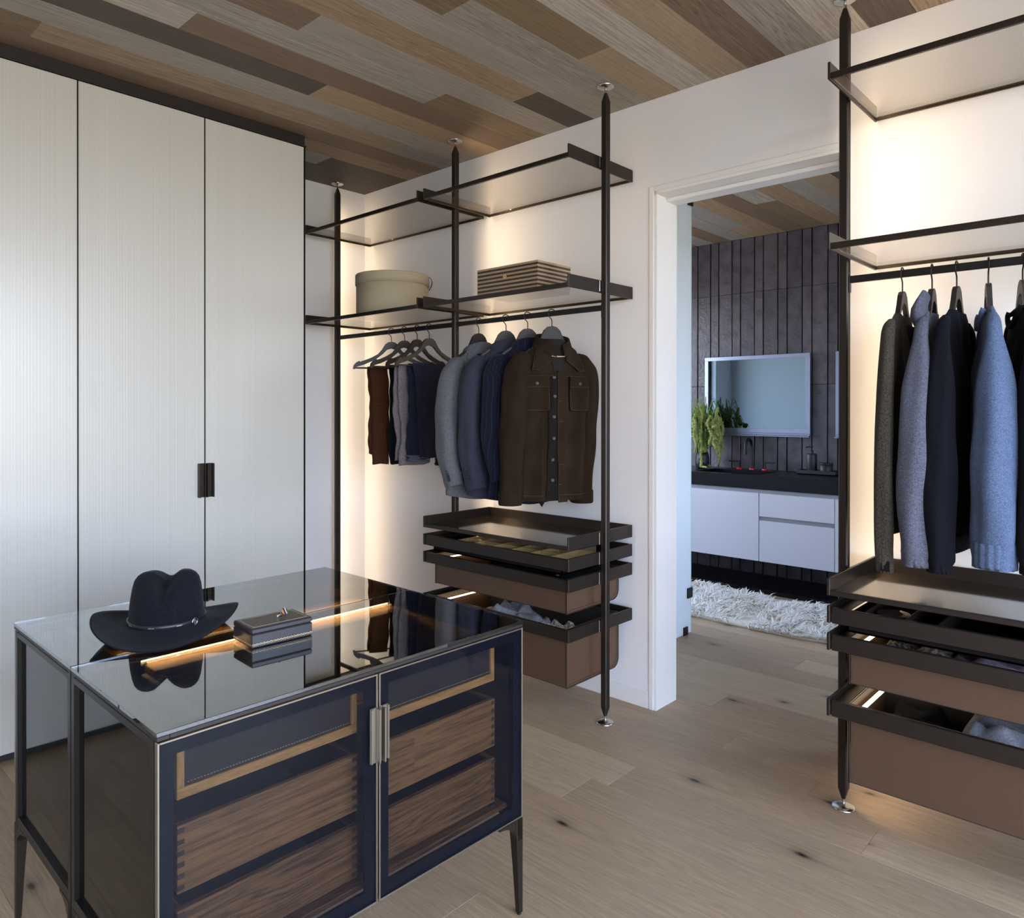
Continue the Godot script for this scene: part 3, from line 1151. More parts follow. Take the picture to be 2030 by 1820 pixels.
func cabinet(label: String, off: Vector3, turn: float, front: bool) -> void:
	var t := thing("display_cabinet", label, "cabinet", IC + Basis(Vector3.UP, IR) * off, turn)
	var hx := 0.2365
	var hz := 0.4655
	var st := S()
	box(st, Vector3(-hx, IY - 0.008, -hz), Vector3(hx, IY, hz), 0.0008)
	obj("glass_top", st, M.top_glass, t)
	st = S()
	for s in [-1.0, 1.0]:
		box(st, Vector3(-hx + 0.001, IY - 0.0165, s * (hz - 0.012) - 0.011), Vector3(hx - 0.001, IY - 0.0085, s * (hz - 0.012) + 0.011), 0.001)
	box(st, Vector3(hx - 0.023, IY - 0.0165, -hz + 0.023), Vector3(hx - 0.001, IY - 0.0085, hz - 0.023), 0.001)
	obj("top_rim", st, M.black, t)
	st = S()
	for sx in [-1.0, 1.0]:
		for sz in [-1.0, 1.0]:
			cbox(st, Vector3(sx * (hx - 0.0115 - (0.012 if sx > 0 else 0.0)), (IY - 0.017 + 0.256) / 2, sz * (hz - 0.0115)), Vector3(0.021, IY - 0.017 - 0.256, 0.021), 0.0015)
	for sz in [-1.0, 1.0]:
		for y in [0.268, IY - 0.026]:
			cbox(st, Vector3(0, y, sz * (hz - 0.0115)), Vector3(2 * hx - 0.03, 0.022 if y < 0.5 else 0.014, 0.021), 0.0015)
	for sx in [-1.0, 1.0]:
		cbox(st, Vector3(sx * (hx - 0.0235), 0.266, 0), Vector3(0.021, 0.02, 2 * hz - 0.04), 0.0015)
	obj("frame", st, M.dark_metal, t)
	for sz in [-1.0, 1.0]:
		st = S()
		box(st, Vector3(-hx + 0.021, 0.279, sz * (hz - 0.014) - 0.003), Vector3(hx - 0.034, IY - 0.033, sz * (hz - 0.014) + 0.003))
		obj("side_pane", st, M.side_glass, t)
	st = S()
	box(st, Vector3(-hx + 0.008, 0.277, -hz + 0.022), Vector3(-hx + 0.013, IY - 0.033, hz - 0.022))
	obj("back_pane", st, M.side_glass, t)
	for sx in [-1.0, 1.0]:
		for sz in [-1.0, 1.0]:
			leg(t, sx, sz, hx - 0.001, hz - 0.001)
	# doors on the +x face
	for s in [-1.0, 1.0]:
		var za: float = 0.0018 * s
		var zb: float = (hz - 0.0015) * s
		var a := minf(za, zb)
		var b := maxf(za, zb)
		var y0 := 0.2575
		var y1 := IY - 0.0185
		st = S()
		var fx0 := hx - 0.011
		for zz in [a, b - 0.004]:
			box(st, Vector3(fx0, y0, zz), Vector3(hx, y1, zz + 0.004), 0.0008)
		for yy in [y0, y1 - 0.004]:
			box(st, Vector3(fx0, yy, a + 0.004), Vector3(hx, yy + 0.004, b - 0.004), 0.0008)
		var d := obj("door", st, M.brushed, t)
		st = S()
		var bw := 0.026
		for zz in [a + 0.0045, b - 0.0045 - bw]:
			box(st, Vector3(fx0, y0 + 0.0045, zz), Vector3(fx0 + 0.003, y1 - 0.0045, zz + bw))
		for yy in [y0 + 0.0045, y1 - 0.0045 - bw]:
			box(st, Vector3(fx0, yy, a + 0.0045 + bw), Vector3(fx0 + 0.003, yy + bw, b - 0.0045 - bw))
		obj("door_border", st, mat(C(10, 20, 34), 0.2, 0.0, 0.3), d)
		st = S()
		box(st, Vector3(fx0 + 0.0035, y0 + 0.0042, a + 0.0042), Vector3(hx - 0.002, y1 - 0.0042, b - 0.0042))
		obj("door_pane", st, M.smoke_glass, d)
		st = S()
		var hc: float = s * 0.0145
		box(st, Vector3(hx - 0.002, 0.566, hc - 0.0095), Vector3(hx + 0.0035, 0.686, hc + 0.0095), 0.0012)
		box(st, Vector3(hx + 0.0035, 0.567, hc - s * 0.0095 - (0.004 if s < 0 else 0.0)), Vector3(hx + 0.017, 0.685, hc - s * 0.0095 + (0.004 if s > 0 else 0.0)), 0.0014)
		box(st, Vector3(hx + 0.0035, 0.567, hc + s * 0.0095 - (0.004 if s > 0 else 0.0)), Vector3(hx + 0.008, 0.685, hc + s * 0.0095 + (0.004 if s < 0 else 0.0)), 0.0014)
		obj("handle", st, M.brushed, d)
	# inside: base board, centre partition, drawers in two columns
	st = S()
	box(st, Vector3(-0.21, 0.278, -hz + 0.025), Vector3(0.2, 0.29, hz - 0.025), 0.001, 2)
	var bb := obj("base_board", st, M.walnut2, t)
	for z in [-0.4, 0.4]:
		st = S()
		lathe(st, [[0.006, 0.29], [0.006, 0.296], [0.0, 0.296]], Vector3(0.185, 0, z), 10)
		obj("catch", st, M.slot, bb)
	st = S()
	box(st, Vector3(-0.2, 0.291, -0.01), Vector3(0.165, 0.671, 0.01), 0.001)
	obj("partition", st, mat(C(15, 19, 28), 0.5), t)
	# lined tray under the top with its strip light
	st = S()
	box(st, Vector3(-0.19, 0.672, -0.36), Vector3(-0.128, 0.752, 0.33), 0.001, 2)
	obj("tray_back", st, M.honey, t)
	for s in [-1.0, 1.0]:
		st = S()
		box(st, Vector3(-0.127, 0.672, s * 0.355 - 0.006), Vector3(0.172, 0.7525, s * 0.355 + 0.006), 0.001, 0)
		obj("tray_side", st, M.honey, t)
	st = S()
	box(st, Vector3(-0.127, 0.672, -0.348), Vector3(0.17, 0.678, 0.348), 0.0, 2)
	obj("tray_floor", st, M.walnut2, t)
	st = S()
	box(st, Vector3(-0.19, 0.7525, -0.355), Vector3(-0.186, 0.7565, 0.325))
	obj("led_strip", st, M.led, t)
	var bs := t.global_transform
	area_light("led_light", bs * Vector3(-0.183, 0.762, 0), bs * Vector3(-0.15, 0.74, 0), bs.basis.z, Vector2(0.006, 0.68), 0.08, C(255, 205, 140))
	for col in [-1.0, 1.0]:
		for row in 3:
			var y0: float = [0.586, 0.447, 0.3][row]
			var y1: float = [0.668, 0.572, 0.4166][row]
			if row == 0:
				y0 = 0.6188
				y1 = 0.7136
			wood_drawer(t, col, row, y0, y1, front)


func wood_drawer(t: Node3D, col: float, row: int, y0: float, y1: float, detailed: bool) -> void:
	var z0 := 0.02
	var z1 := 0.41
	var fx := 0.1725
	var st := S()
	var a := minf(col * z0, col * z1)
	var b := maxf(col * z0, col * z1)
	var uo := Vector2(0.31 * row + 0.17 * col, 0.093 * row + 0.05 * col)
	var wood: Material = M.walnut if (row + int(col)) % 2 == 0 else M.walnut2
	if row == 0:
		# leather faced front in a timber frame
		var f := 0.014
		box(st, Vector3(fx, y0, a), Vector3(fx + 0.012, y0 + 0.02, b), 0.001, 2, Transform3D.IDENTITY, uo)
		box(st, Vector3(fx, y0 + 0.02, a), Vector3(fx + 0.012, y1 + 0.035, a + f), 0.001, 1, Transform3D.IDENTITY, uo)
		box(st, Vector3(fx, y0 + 0.02, b - f), Vector3(fx + 0.012, y1 + 0.035, b), 0.001, 1, Transform3D.IDENTITY, uo)
		var d0 := obj("drawer", st, M.honey, t)
		st = S()
		box(st, Vector3(fx + 0.0005, y0 + 0.02, a + f), Vector3(fx + 0.007, y1 + 0.034, b - f), 0.002)
		obj("leather_front", st, M.leather_dark, d0)
		st = S()
		var z := a + f + 0.006
		while z < b - f - 0.006:
			cbox(st, Vector3(fx + 0.0072, y0 + 0.0255, z), Vector3(0.0008, 0.0012, 0.0032))
			z += 0.0062
		var sst := obj("stitching", st, M.stitch, d0)
		sst.set_meta("kind", "stuff")
		return
	box(st, Vector3(fx, y0, a), Vector3(fx + 0.013, y1, b), 0.001, 2, Transform3D.IDENTITY, uo)
	var d := obj("drawer", st, wood, t)
	st = S()
	for z in [a, b - 0.012]:
		box(st, Vector3(-0.19, y0, z), Vector3(fx - 0.0003, y1, z + 0.012), 0.001, 0, Transform3D.IDENTITY, uo)
	box(st, Vector3(-0.19, y0, a + 0.012), Vector3(-0.178, y1, b - 0.012), 0.001, 2)
	obj("box_side", st, M.walnut2, d)
	st = S()
	box(st, Vector3(-0.178, y0 + 0.004, a + 0.012), Vector3(fx, y0 + 0.008, b - 0.012))
	for z in [a + 0.0122, b - 0.0152]:
		box(st, Vector3(-0.178, y0 + 0.008, z), Vector3(fx - 0.0005, y1 - 0.004, z + 0.003))
	box(st, Vector3(fx - 0.0035, y0 + 0.008, a + 0.0155), Vector3(fx - 0.0005, y1 - 0.004, b - 0.0155))
	obj("lining", st, mat(C(15, 21, 36), 0.8), d)
	var n := 6
	for z in [[a, a + 0.013], [b - 0.013, b]]:
		for k in n:
			st = S()
			var yy := y0 + (y1 - y0) * (k + 0.3) / n
			box(st, Vector3(fx + 0.0122, yy, z[0] - 0.0004), Vector3(fx + 0.0137, yy + (y1 - y0) / n * 0.45, z[1]), 0.0003)
			obj("dovetail", st, M.endgrain, d)
	st = S()
	var ze := col * 0.41
	var zo := col * 0.443
	box(st, Vector3(-0.15, y0 - 0.006, minf(ze, zo)), Vector3(0.155, y0 - 0.002, maxf(ze, zo)), 0.001)
	obj("runner", st, M.slot, d)


# ---------------------------------------------------------------- bathroom beyond the doorway
const YC := 0.8569


func bathroom() -> void:
	var st := S()
	box(st, Vector3(-0.3, -0.02, BZ - 0.2), Vector3(4.3, H + 0.02, BZ - 0.016))
	var wb := struct("wall_bathroom_back", st, M.grout, "bathroom wall clad in tall dark concrete tiles with deep joints", "wall")
	var xs := []
	var x := 0.838 - 0.1175 - 0.0735 - 0.1895 * 4
	while x < 4.0:
		xs.append([x, x + 0.1165])
		xs.append([x + 0.1165, x + 0.1895])
		x += 0.1895
	var ys := [0.0, 0.776, 1.5184, 2.2645, H]
	var r := RandomNumberGenerator.new()
	r.seed = 19
	for c in xs:
		if c[1] < 0.0 or c[0] > 3.2:
			continue
		for k in 4:
			st = S()
			var dep := r.randf_range(-0.0015, 0.0015)
			box(st, Vector3(c[0] + 0.0042, ys[k] + 0.0006, BZ - 0.018), Vector3(c[1] - 0.0042, ys[k + 1] - 0.0006, BZ + dep), 0.0022, 1)
			obj("tile", st, M.tile[r.randi() % 3], wb)
	st = S()
	box(st, Vector3(-0.3, -0.02, BZ), Vector3(-0.1, H + 0.02, -2.25))
	box(st, Vector3(-0.3, -0.02, -0.55), Vector3(-0.1, H + 0.02, ZJ))
	box(st, Vector3(-0.3, -0.02, -2.25), Vector3(-0.1, 0.75, -0.55))
	box(st, Vector3(-0.3, 2.4, -2.25), Vector3(-0.1, H + 0.02, -0.55))
	struct("wall_bathroom_left", st, M.wall, "white bathroom wall with a window, left of the vanity", "wall")
	st = S()
	for z in [-2.25, -1.43, -0.6]:
		box(st, Vector3(-0.22, 0.75, z), Vector3(-0.16, 2.4, z + 0.05), 0.003)
	for y in [0.75, 2.35]:
		box(st, Vector3(-0.22, y, -2.25), Vector3(-0.16, y + 0.05, -0.55), 0.003)
	struct("window_2", st, M.dark_metal, "bathroom window frame left of the vanity", "window")
	st = S()
	box(st, Vector3(4.1, -0.02, BZ), Vector3(4.3, H + 0.02, -1.6))
	box(st, Vector3(4.1, -0.02, -0.7), Vector3(4.3, H + 0.02, ZJ))
	box(st, Vector3(4.1, -0.02, -1.6), Vector3(4.3, 0.8, -0.7))
	box(st, Vector3(4.1, 2.3, -1.6), Vector3(4.3, H + 0.02, -0.7))
	struct("wall_bathroom_right", st, M.wall, "white bathroom wall with a window, right of the vanity", "wall")
	# platform under the vanity
	st = S()
	box(st, Vector3(-0.1, 0.0005, BZ + 0.002), Vector3(4.1, 0.03, -2.3), 0.003)
	struct("trim_3", st, M.stone_black, "low polished black plinth below the floating vanity", "plinth")
	vanity()
	# frosted panel beside the door
	var t := thing("glass_screen", "frosted glass screen with black hinges just inside the doorway", "glass screen", Vector3(1.69, 0, -0.66))
	st = S()
	box(st, Vector3(-0.005, 0.004, -0.4637), Vector3(0.005, 2.64, 0.48), 0.001)
	obj("pane", st, M.frost_glass, t)
	st = S()
	box(st, Vector3(-0.0051, 0.004, -0.4705), Vector3(0.0051, 2.64, -0.464), 0.001)
	obj("polished_edge", st, mat(C(205, 228, 228), 0.15), t)
	for y in [0.2416, 2.5676]:
		st = S()
		box(st, Vector3(-0.012, y - 0.03, -0.474), Vector3(0.014, y + 0.03, -0.418), 0.002)
		obj("hinge", st, M.matte_black, t)
	for z in [-0.42, -0.24]:
		st = S()
		box(st, Vector3(-0.012, 0.001, z), Vector3(0.014, 0.048, z + 0.045), 0.002)
		obj("clamp", st, M.matte_black, t)
	rug()


func vanity() -> void:
	var fz := -2.2189
	var t := thing("vanity_cabinet", "floating white vanity cabinet below the black stone top", "cabinet", Vector3(0.5, 0, BZ))
	var o := Vector3(-0.5, 0, -BZ)
	var st := S()
	box(st, Vector3(0.5, 0.251, BZ + 0.004) + o, Vector3(3.1, 0.7575, fz - 0.022) + o)
	obj("body", st, M.groove, t)
	var cols := [[0.52, 1.068], [1.072, 1.6225], [1.6275, 2.1455], [2.1495, 2.62], [2.624, 3.09]]
	for c in cols:
		if c[0] < 1.6 or c[0] > 2.14:
			st = S()
			box(st, Vector3(c[0], 0.2495, fz - 0.02) + o, Vector3(c[1], 0.733, fz) + o, 0.0015)
			obj("door", st, M.vanity, t)
		else:
			for yy in [[0.2495, 0.5391], [0.5693, 0.733]]:
				st = S()
				box(st, Vector3(c[0], yy[0], fz - 0.02) + o, Vector3(c[1], yy[1], fz) + o, 0.0015)
				obj("drawer", st, M.vanity, t)
	# stone worktop with sink recess
	t = thing("stone_worktop", "thick black stone worktop with an inset sink", "worktop", Vector3(0.5, YC - 0.0947, BZ))
	o = Vector3(-0.5, 0.0947 - YC, -BZ)
	st = S()
	var sx0 := 1.08
	var sx1 := 1.6
	var sz0 := -2.62
	var sz1 := -2.3
	var y0 := 0.7622
	for b in [[0.48, sx0, BZ + 0.003, fz + 0.004], [sx1, 3.12, BZ + 0.003, fz + 0.004], [sx0, sx1, BZ + 0.003, sz0], [sx0, sx1, sz1, fz + 0.004]]:
		box(st, Vector3(b[0], y0, b[2]) + o, Vector3(b[1], YC, b[3]) + o, 0.001 if b[0] != sx0 else 0.0)
	obj("slab", st, M.stone_black, t)
	st = S()
	box(st, Vector3(sx0, y0 - 0.003, sz0) + o, Vector3(sx1, y0 + 0.01, sz1) + o)
	obj("sink_floor", st, M.stone_black, t)
	# tap set
	t = thing("tap_set", "matte black swan-neck tap with two levers on red collars", "tap", Vector3(1.37, YC, -2.66))
	st = S()
	var path := [Vector3(0, 0.004, 0), Vector3(0, 0.17, 0)]
	for k in range(1, 13):
		var a := PI * k / 12.0
		path.append(Vector3(0, 0.17, 0.058) + Vector3(0, 0.075 * sin(a), -0.058 * cos(a)))
	path.append(Vector3(0, 0.125, 0.116))
	tube(st, path, 0.0115, 12)
	obj("spout", st, M.matte_black, t)
	for x in [-0.105, 0.0, 0.105]:
		st = S()
		lathe(st, [[0.0, 0.0], [0.021, 0.0], [0.022, 0.004], [0.022, 0.012], [0.02, 0.0145], [0.012, 0.0145]], Vector3(x, 0.0003, 0), 20)
		obj("collar", st, M.red, t)
	for s in [-1.0, 1.0]:
		st = S()
		tube(st, [Vector3(s * 0.105, 0.01, 0), Vector3(s * 0.105, 0.068, 0)], 0.009, 10)
		tube(st, [Vector3(s * 0.092, 0.064, 0), Vector3(s * 0.185, 0.064, 0.012)], 0.006, 8)
		obj("lever", st, M.matte_black, t)
	# tray, dispenser, jar
	t = thing("counter_tray", "long shallow black tray at the right end of the worktop", "tray", Vector3(1.9, YC, -2.61))
	st = S()
	box(st, Vector3(-0.135, 0.0005, -0.055), Vector3(0.135, 0.008, 0.055), 0.001)
	obj("base", st, M.ceramic, t)
	st = S()
	for s in [-1.0, 1.0]:
		box(st, Vector3(-0.135, 0.0005, s * 0.052 - 0.003), Vector3(0.135, 0.032, s * 0.052 + 0.003), 0.001)
		box(st, Vector3(s * 0.132 - 0.003, 0.0005, -0.049), Vector3(s * 0.132 + 0.003, 0.032, 0.049), 0.001)
	obj("rim", st, M.ceramic, t)
	t = thing("soap_dispenser", "tall black pump bottle standing in the counter tray", "dispenser", Vector3(1.85, YC + 0.0085, -2.61))
	st = S()
	lathe(st, [[0.0, 0.0], [0.033, 0.0], [0.036, 0.004], [0.036, 0.135], [0.033, 0.142], [0.012, 0.144], [0.0, 0.144]], Vector3.ZERO, 24)
	obj("bottle", st, M.ceramic, t)
	st = S()
	lathe(st, [[0.012, 0.144], [0.012, 0.165], [0.006, 0.168], [0.005, 0.186], [0.009, 0.187], [0.009, 0.197], [0.0, 0.199]], Vector3.ZERO, 16)
	tube(st, [Vector3(0, 0.191, 0), Vector3(-0.03, 0.191, 0.01), Vector3(-0.038, 0.184, 0.012)], 0.0045, 8)
	obj("pump", st, M.matte_black, t)
	t = thing("lidded_jar", "squat black jar with lid beside the pump bottle", "jar", Vector3(1.955, YC + 0.0085, -2.605))
	st = S()
	lathe(st, [[0.0, 0.0], [0.042, 0.0], [0.046, 0.005], [0.046, 0.068], [0.0, 0.068]], Vector3.ZERO, 28)
	obj("pot", st, M.ceramic, t)
	st = S()
	lathe(st, [[0.0, 0.0685], [0.048, 0.0685], [0.048, 0.077], [0.046, 0.079], [0.0, 0.079]], Vector3.ZERO, 28)
	obj("lid", st, M.ceramic, t)
	# mirrors
	mirror_cabinet(0.927, 1.786, "framed mirror hanging above the tap and trailing plant")
	mirror_cabinet(1.974, 2.83, "mirror mostly hidden behind the dark post, only its left edge showing")
	plant()


func mirror_cabinet(x0: float, x1: float, label: String) -> void:
	var y0 := 1.119
	var y1 := 1.7547
	var t := thing("wall_mirror", label, "mirror", Vector3(x0, y0, BZ + 0.003))
	var w := x1 - x0
	var h := y1 - y0
	var st := S()
	box(st, Vector3(0, 0.012, 0), Vector3(w, h, 0.042), 0.002)
	obj("body", st, M.mirror_frame, t)
	st = S()
	var f := 0.03
	box(st, Vector3(0, h - f, 0.0425), Vector3(w, h, 0.047), 0.002)
	box(st, Vector3(0, 0.012, 0.0425), Vector3(w, 0.062, 0.047), 0.002)
	box(st, Vector3(0, 0.062, 0.0425), Vector3(f, h - f, 0.047), 0.002)
	box(st, Vector3(w - f, 0.062, 0.0425), Vector3(w, h - f, 0.047), 0.002)
	obj("frame", st, M.mirror_frame, t)
	st = S()
	box(st, Vector3(f, 0.062, 0.0425), Vector3(w - f, h - f, 0.0445))
	obj("mirror_pane", st, M.mirror, t)
	st = S()
	box(st, Vector3(-0.002, 0.0, 0), Vector3(w + 0.002, 0.011, 0.068), 0.002)
	box(st, Vector3(0.0, 0.022, 0.047), Vector3(w, 0.03, 0.055), 0.002)
	obj("ledge", st, M.mirror_frame, t)


func plant() -> void:
	var t := thing("trailing_plant", "lime green trailing plant in a black pot left of the tap", "plant", Vector3(1.0, YC, -2.56))
	var st := S()
	lathe(st, [[0.0, 0.0], [0.034, 0.0], [0.05, 0.01], [0.056, 0.05], [0.052, 0.1], [0.044, 0.128], [0.04, 0.128], [0.044, 0.1], [0.0, 0.09]], Vector3(0, 0.0005, 0), 28)
	obj("pot", st, M.ceramic, t)
	var r := RandomNumberGenerator.new()
	r.seed = 404
	for k in 34:
		var s := r.randf_range(-1.0, 1.0)
		var dx := s * 0.17 + r.randf_range(-0.03, 0.03)
		var dz := r.randf_range(-0.06, 0.12)
		var top := 0.6 - 0.24 * absf(s) * r.randf() - r.randf() * 0.13
		var end := r.randf_range(0.015, 0.22) if r.randf() < 0.72 else r.randf_range(0.25, 0.36)
		if dx > 0.05 and r.randf() < 0.6:
			end = maxf(end, 0.26)
		var base := Vector3(r.randf_range(-0.03, 0.03), 0.1, r.randf_range(-0.03, 0.03))
		var apex := Vector3(dx * 0.75, top, dz * 0.8)
		var out := Vector3(dx * 1.05, top - 0.07, dz)
		var stem := smooth_path([base, base.lerp(apex, 0.55) + Vector3(-dx * 0.15, 0.02, 0), apex, out], 6)
		st = S()
		tube(st, stem, 0.0024, 5)
		var leaf := obj("stem", st, M.stem, t)
		var down := []
		var steps := 30
		for i in steps + 1:
			var f := float(i) / steps
			var y := lerpf(out.y, end, f)
			down.append(Vector3(out.x + 0.012 * sin(f * 9.0 + k) + dx * 0.1 * f, y, out.z + 0.01 * cos(f * 7.0 + k * 2.0)))
		if end < 0.03:
			var last: Vector3 = down[-1]
			for i in range(1, 6):
				down.append(last + Vector3(signf(dx + 0.01) * 0.012 * i, 0.001 * (i % 2), 0.004 * i))
		var rad := []
		for i in down.size():
			var f := float(i) / down.size()
			rad.append((0.0095 + 0.003 * sin(i * 2.4 + k) + r.randf_range(-0.0025, 0.0035)) * (0.55 + 0.75 * sin(PI * (0.15 + 0.8 * f))))
		st = S()
		tube(st, down, rad, 7)
		obj("tassel", st, M.tassel, leaf)
		st = S()
		# little florets standing off the rope
		for i in range(1, down.size() - 1):
			for q in 3:
				var a := r.randf() * TAU
				var d := Vector3(cos(a), r.randf_range(-0.5, 0.2), sin(a))
				var p: Vector3 = down[i] + d * rad[i] * 0.9 + Vector3(0, r.randf_range(-0.006, 0.006), 0)
				var h := r.randf_range(0.003, 0.0055)
				st.set_smooth_group(-1)
				var tip := p + d * h * 1.6
				var e1 := d.cross(Vector3(0.3, 1, 0.1)).normalized() * h
				var e2 := d.cross(e1).normalized() * h
				for w in [[e1, e2], [e2, -e1], [-e1, -e2], [-e2, e1]]:
					tri(st, p + w[0], p + w[1], tip, d + (w[0] + w[1]).normalized())
		obj("florets", st, M.tassel, leaf).set_meta("kind", "stuff")


func rug() -> void:
	var t := thing("sheepskin_rug", "shaggy cream sheepskin rug on the floor in front of the vanity", "rug", Vector3(1.85, 0, -1.8))
	var st := S()
	var rings := []
	for p in [[0.0, 0.001], [1.0, 0.001], [1.0, 0.012], [0.96, 0.026], [0.5, 0.032], [0.0, 0.034]]:
		var rr := PackedVector3Array()
		for j in 64:
			var q := rug_edge(TAU * j / 64)
			rr.append(Vector3(q.x * p[0], p[1], q.y * p[0]))
		rings.append(rr)
	loft(st, rings, true)
	obj("hide", st, M.fur_base, t)
	# one lock of wool, bent over, used many times
	st = S()
	var rg := []
	for k in 4:
		var f := k / 3.0
		var c := Vector3(0.6 * f * f, f * (1.0 - 0.35 * f), 0.1 * sin(f * 5.0))
		var w := 0.12 * (1.0 - f * f) + 0.006
		rg.append(ring(c, Vector3(w * 0.7, 0, 0), Vector3(0, 0, w), 4))
	loft(st, rg, true)
	st.generate_normals()
	var lock := st.commit()
	var r := RandomNumberGenerator.new()
	r.seed = 77
	var mm := MultiMesh.new()
	mm.transform_format = MultiMesh.TRANSFORM_3D
	mm.use_colors = true
	mm.mesh = lock
	var n := 28000
	mm.instance_count = n
	var cl := FastNoiseLite.new()
	cl.seed = 6
	cl.frequency = 5.0
	for i in n:
		var a := r.randf() * TAU
		var q := rug_edge(a)
		var f := sqrt(r.randf()) * 1.0
		var x := q.x * f
		var z := q.y * f
		var dir := cl.get_noise_2d(x, z) * 5.0 + a * 0.0 + r.randf_range(-0.7, 0.7)
		if f > 0.93:
			dir = lerp_angle(dir, -a, 0.5)
		var s := r.randf_range(0.035, 0.085) * (1.0 if f < 0.93 else 0.75)
		var b := Basis(Vector3.UP, dir) * Basis(Vector3(0, 0, 1), -r.randf_range(0.05, 0.95))
		b = b.scaled_local(Vector3(s, s * r.randf_range(0.75, 1.25), s * r.randf_range(0.6, 1.1)))
		mm.set_instance_transform(i, Transform3D(b, Vector3(x, 0.016 + 0.012 * (1.0 - f) + 0.01 * cl.get_noise_2d(x * 2.0 + 9.0, z * 2.0), z)))
		var tint := r.randf()
		var col := Color(0.86, 0.83, 0.78).lerp(Color(0.97, 0.96, 0.94), tint)
		if cl.get_noise_2d(x * 1.3 + 40.0, z * 1.3) > 0.36 and r.randf() < 0.5:
			col = Color(0.68, 0.56, 0.40)
		mm.set_instance_color(i, col)
	var o := MultiMeshInstance3D.new()
	o.multimesh = mm
	o.material_override = M.fur
	o.name = "wool"
	o.set_meta("kind", "stuff")
	t.add_child(o, true)


func rug_edge(a: float) -> Vector2:
	var c := cos(a)
	var s := sin(a)
	var p := Vector2(signf(c) * pow(absf(c), 0.45) * 0.98, signf(s) * pow(absf(s), 0.5) * 0.36)
	return p * (1.0 + 0.025 * sin(a * 9.0) + 0.02 * sin(a * 17.0 + 1.0))


# ---------------------------------------------------------------- hangers and clothes
# garment axes: local z = along the hanger (towards the room), local x = out of the garment's front, y from the rail's centre
func hook(t: Node3D, thick := 0.0023) -> void:
	var st := S()
	var p := [Vector3(0, -0.068, 0), Vector3(0, -0.035, 0), Vector3(0, -0.024, 0.004), Vector3(0, -0.012, 0.0155), Vector3(0, 0.004, 0.0185), Vector3(0, 0.0155, 0.012), Vector3(0, 0.0195, 0.0), Vector3(0, 0.0145, -0.0125), Vector3(0, 0.003, -0.017), Vector3(0, -0.004, -0.016)]
	tube(st, smooth_path(p, 4), thick, 8, 1.0, Vector3(1, 0, 0))
	obj("hook", st, M.wire, t)


func hanger(x: float, turn: float, m: Material, wide: bool, bar: bool, label: String, group := "", reach := 1.0) -> Node3D:
	var t := thing("clothes_hanger", label, "hanger", Vector3(x, RAIL, ZP), turn, group)
	hook(t)
	var half := []
	if wide:
		half = [[0.0, -0.056], [0.022, -0.059], [0.043, -0.073], [0.062, -0.1], [0.082, -0.124], [0.118, -0.142], [0.16, -0.158], [0.2, -0.178], [0.207, -0.196], [0.196, -0.204], [0.15, -0.19], [0.09, -0.168], [0.04, -0.138], [0.012, -0.122], [0.0, -0.12]]
	else:
		half = [[0.0, -0.056], [0.018, -0.059], [0.034, -0.07], [0.052, -0.1], [0.075, -0.126], [0.11, -0.146], [0.15, -0.163], [0.166, -0.167], [0.169, -0.172], [0.177, -0.166], [0.193, -0.174], [0.207, -0.19], [0.212, -0.21], [0.203, -0.213], [0.19, -0.199], [0.15, -0.186], [0.09, -0.158], [0.05, -0.128], [0.024, -0.101], [0.0, -0.094]]
	var poly := PackedVector2Array()
	for q in half:
		q[0] *= lerpf(1.0, reach, clampf(q[0] / 0.12, 0.0, 1.0))
		q[1] -= (1.0 - reach) * 0.22 * q[0]
		poly.append(Vector2(q[0], q[1]))
	for i in range(half.size() - 2, 0, -1):
		poly.append(Vector2(-half[i][0], half[i][1]))
	var st := S()
	prism(st, poly, 0.014, Transform3D(Basis(Vector3(0, 0, 1), Vector3(0, 1, 0), Vector3(1, 0, 0)), Vector3.ZERO))
	obj("arms", st, m, t)
	if bar:
		st = S()
		tube(st, [Vector3(0, -0.205, -0.203), Vector3(0, -0.205, 0.203)], 0.0045, 8)
		obj("bar", st, m, t)
	return t


# folded trouser length hanging over a hanger bar: flattened loop from the bar down to y1
func leg_slab(t: Node3D, called: String, m: Material, za: float, zb: float, v: float, th: float, y0: float, y1: float, seed_: float, skew := 0.0) -> MeshInstance3D:
	var st := S()
	var rings := []
	var n := 40
	var steps := 26
	for i in steps + 1:
		var f := float(i) / steps
		var y := lerpf(y0, y1, f)
		var rr := PackedVector3Array()
		var w := (zb - za) / 2.0 * (1.0 - 0.10 * f)
		var c := (za + zb) / 2.0 + skew * f + 0.006 * sin(f * 7.0 + seed_)
		var d := th * (1.0 + 0.35 * f) * (0.35 + 0.65 * minf(1.0, f * 9.0 + 0.1))
		for j in n:
			var a := TAU * j / n
			var ca := cos(a)
			var sa := sin(a)
			var z := signf(ca) * pow(absf(ca), 0.55) * w
			var x := signf(sa) * pow(absf(sa), 0.7) * d
			x += 0.008 * f * sin(z * 55.0 + seed_ * 3.0 + f * 4.0) + 0.003 * sin(f * 16.0 + z * 30.0 + seed_)
			z += 0.007 * sin(f * 9.0 + seed_ * 2.0) * f + 0.0025 * sin(f * 31.0 + a * 2.0)
			rr.append(Vector3(v + x, y + 0.004 * f * sin(a * 3.0 + seed_), c + z))
		rings.append(rr)
	loft(st, rings, true, true, true)
	return obj(called, st, m, t)


